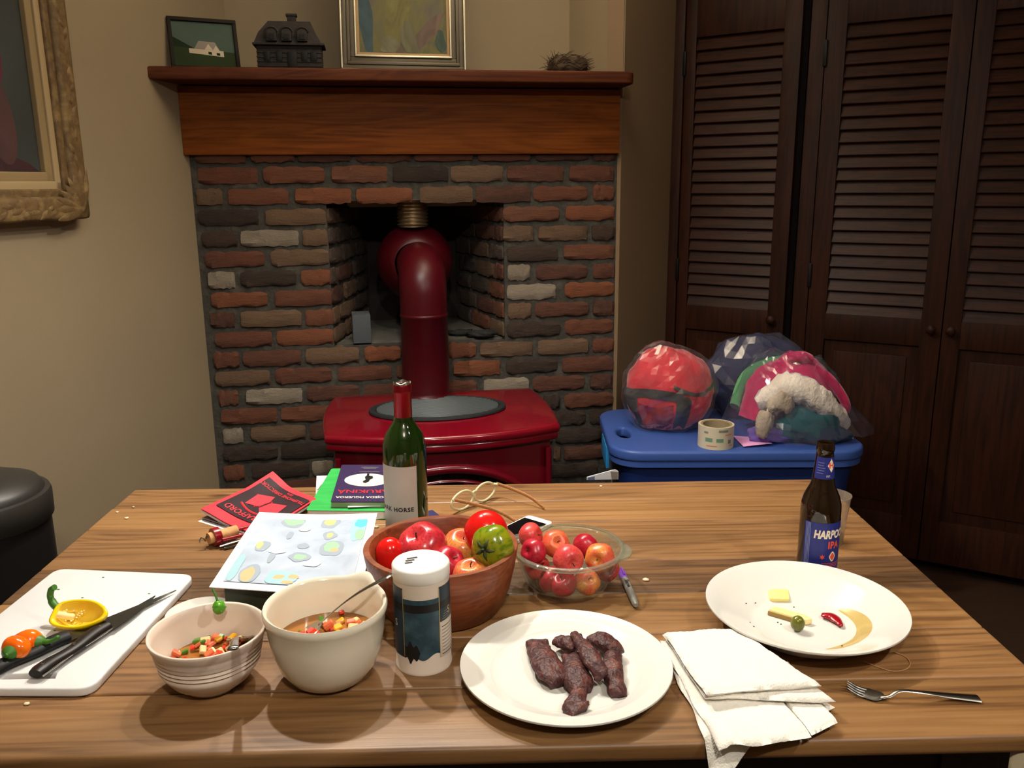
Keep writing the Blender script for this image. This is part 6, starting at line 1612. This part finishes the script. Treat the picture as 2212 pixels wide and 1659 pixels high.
# navy card under the wine bottle
nvp = box('navy_card', (.05, .05, .0015), (0, 0, 0), mat('navy_card', S(44, 40, 84), .5), None); nvp.location = T(920, 1117, .0)+Vector((0, 0, .0008)); nvp.rotation_euler = (0, 0, .5)
tag(nvp, 'navy blue card peeking out right of the wine bottle', 'card')

# ------------------------------------------------------------------ pieces that belong to a part hang below that part
def nest_parts():
    rules = {'wine_bottle': {'label_text': 'label', 'label_emblem': 'label', 'torn_foil_edge': 'foil'},
             'beer_bottle': {'label_text': 'label', 'label_emblem': 'label', 'label_star': 'label', 'label_stripe': 'label', 'label_line': 'label', 'neck_text': 'neck_label', 'neck_line': 'neck_label', 'neck_diamond': 'neck_label'},
             'salt_canister': {'facts_line': 'facts_panel', 'rose_print': 'label_field', 'label_rule': 'label_field', 'pour_slot': 'lid'},
             'art_print': {'printed_shape': 'printed_field'}, 'directory_booklet': {'cover_text': 'cover', 'cover_print': 'cover', 'cover_emblem': 'cover'},
             'purple_book': {'cover_text': 'cover', 'cover_moon': 'cover', 'cover_figure': 'cover', 'cover_line': 'cover', 'price_sticker': 'cover'},
             'wood_stove': {'grate_rib': 'grate', 'tracery': 'door_glass', 'door_knob': 'door_glass'}, 'smartphone': {'home_button': 'case'}, 'marker_pen': {'clip': 'cap', 'barrel_text': 'barrel'},
             'fork': {'tine': 'head'}, 'tape_roll': {'label_print': 'tape_band'}, 'house_figurine': {'clapboard': 'walls', 'window': 'walls', 'door': 'walls', 'chimney_cap': 'chimney', 'dormer_arch': 'roof'},
             'kitchen_knife': {'rivet': 'handle', 'tang': 'handle'}, 'yellow_pepper_half': {'rib': 'flesh', 'seed_core': 'flesh', 'seeds': 'flesh'}, 'packet': {'blue_print': 'card', 'grey_flap': 'card'},
             'framed_picture': {'print_grass': 'picture_backing', 'print_hill': 'picture_backing', 'print_house': 'picture_backing', 'print_roof': 'picture_backing', 'print_gable': 'picture_backing', 'print_window': 'picture_backing'},
             'framed_painting': {'brush_patch': 'canvas'}, 'framed_portrait': {'painted_skirt': 'canvas', 'painted_dress': 'canvas', 'painted_arm': 'canvas', 'carved_ornament': 'frame_rail'},
             'storage_tote': {'body_rib': 'body', 'lid_skirt': 'lid'}}
    base = lambda n: n.rsplit('.', 1)[0] if n[-3:].isdigit() and '.' in n else n
    for root in list(COL.objects):
        rl = rules.get(base(root.name))
        if not rl or root.parent: continue
        kids = list(root.children); by = {}
        for k in kids: by.setdefault(base(k.name), k)
        for k in kids:
            tgt = by.get(rl.get(base(k.name), ''))
            if tgt is not None and tgt is not k:
                k.parent = tgt; k.matrix_parent_inverse = tgt.matrix_basis.inverted()
    for root in list(COL.objects):
        if root.name.startswith('door_') and not root.parent:
            st_ = [k for k in root.children if base(k.name) == 'stile']
            for k in list(root.children):
                if base(k.name) in ('knob', 'hinge'):
                    t_ = min(st_, key=lambda s: abs(s.location.x-k.location.x)); k.parent = t_; k.matrix_parent_inverse = t_.matrix_basis.inverted()
nest_parts()
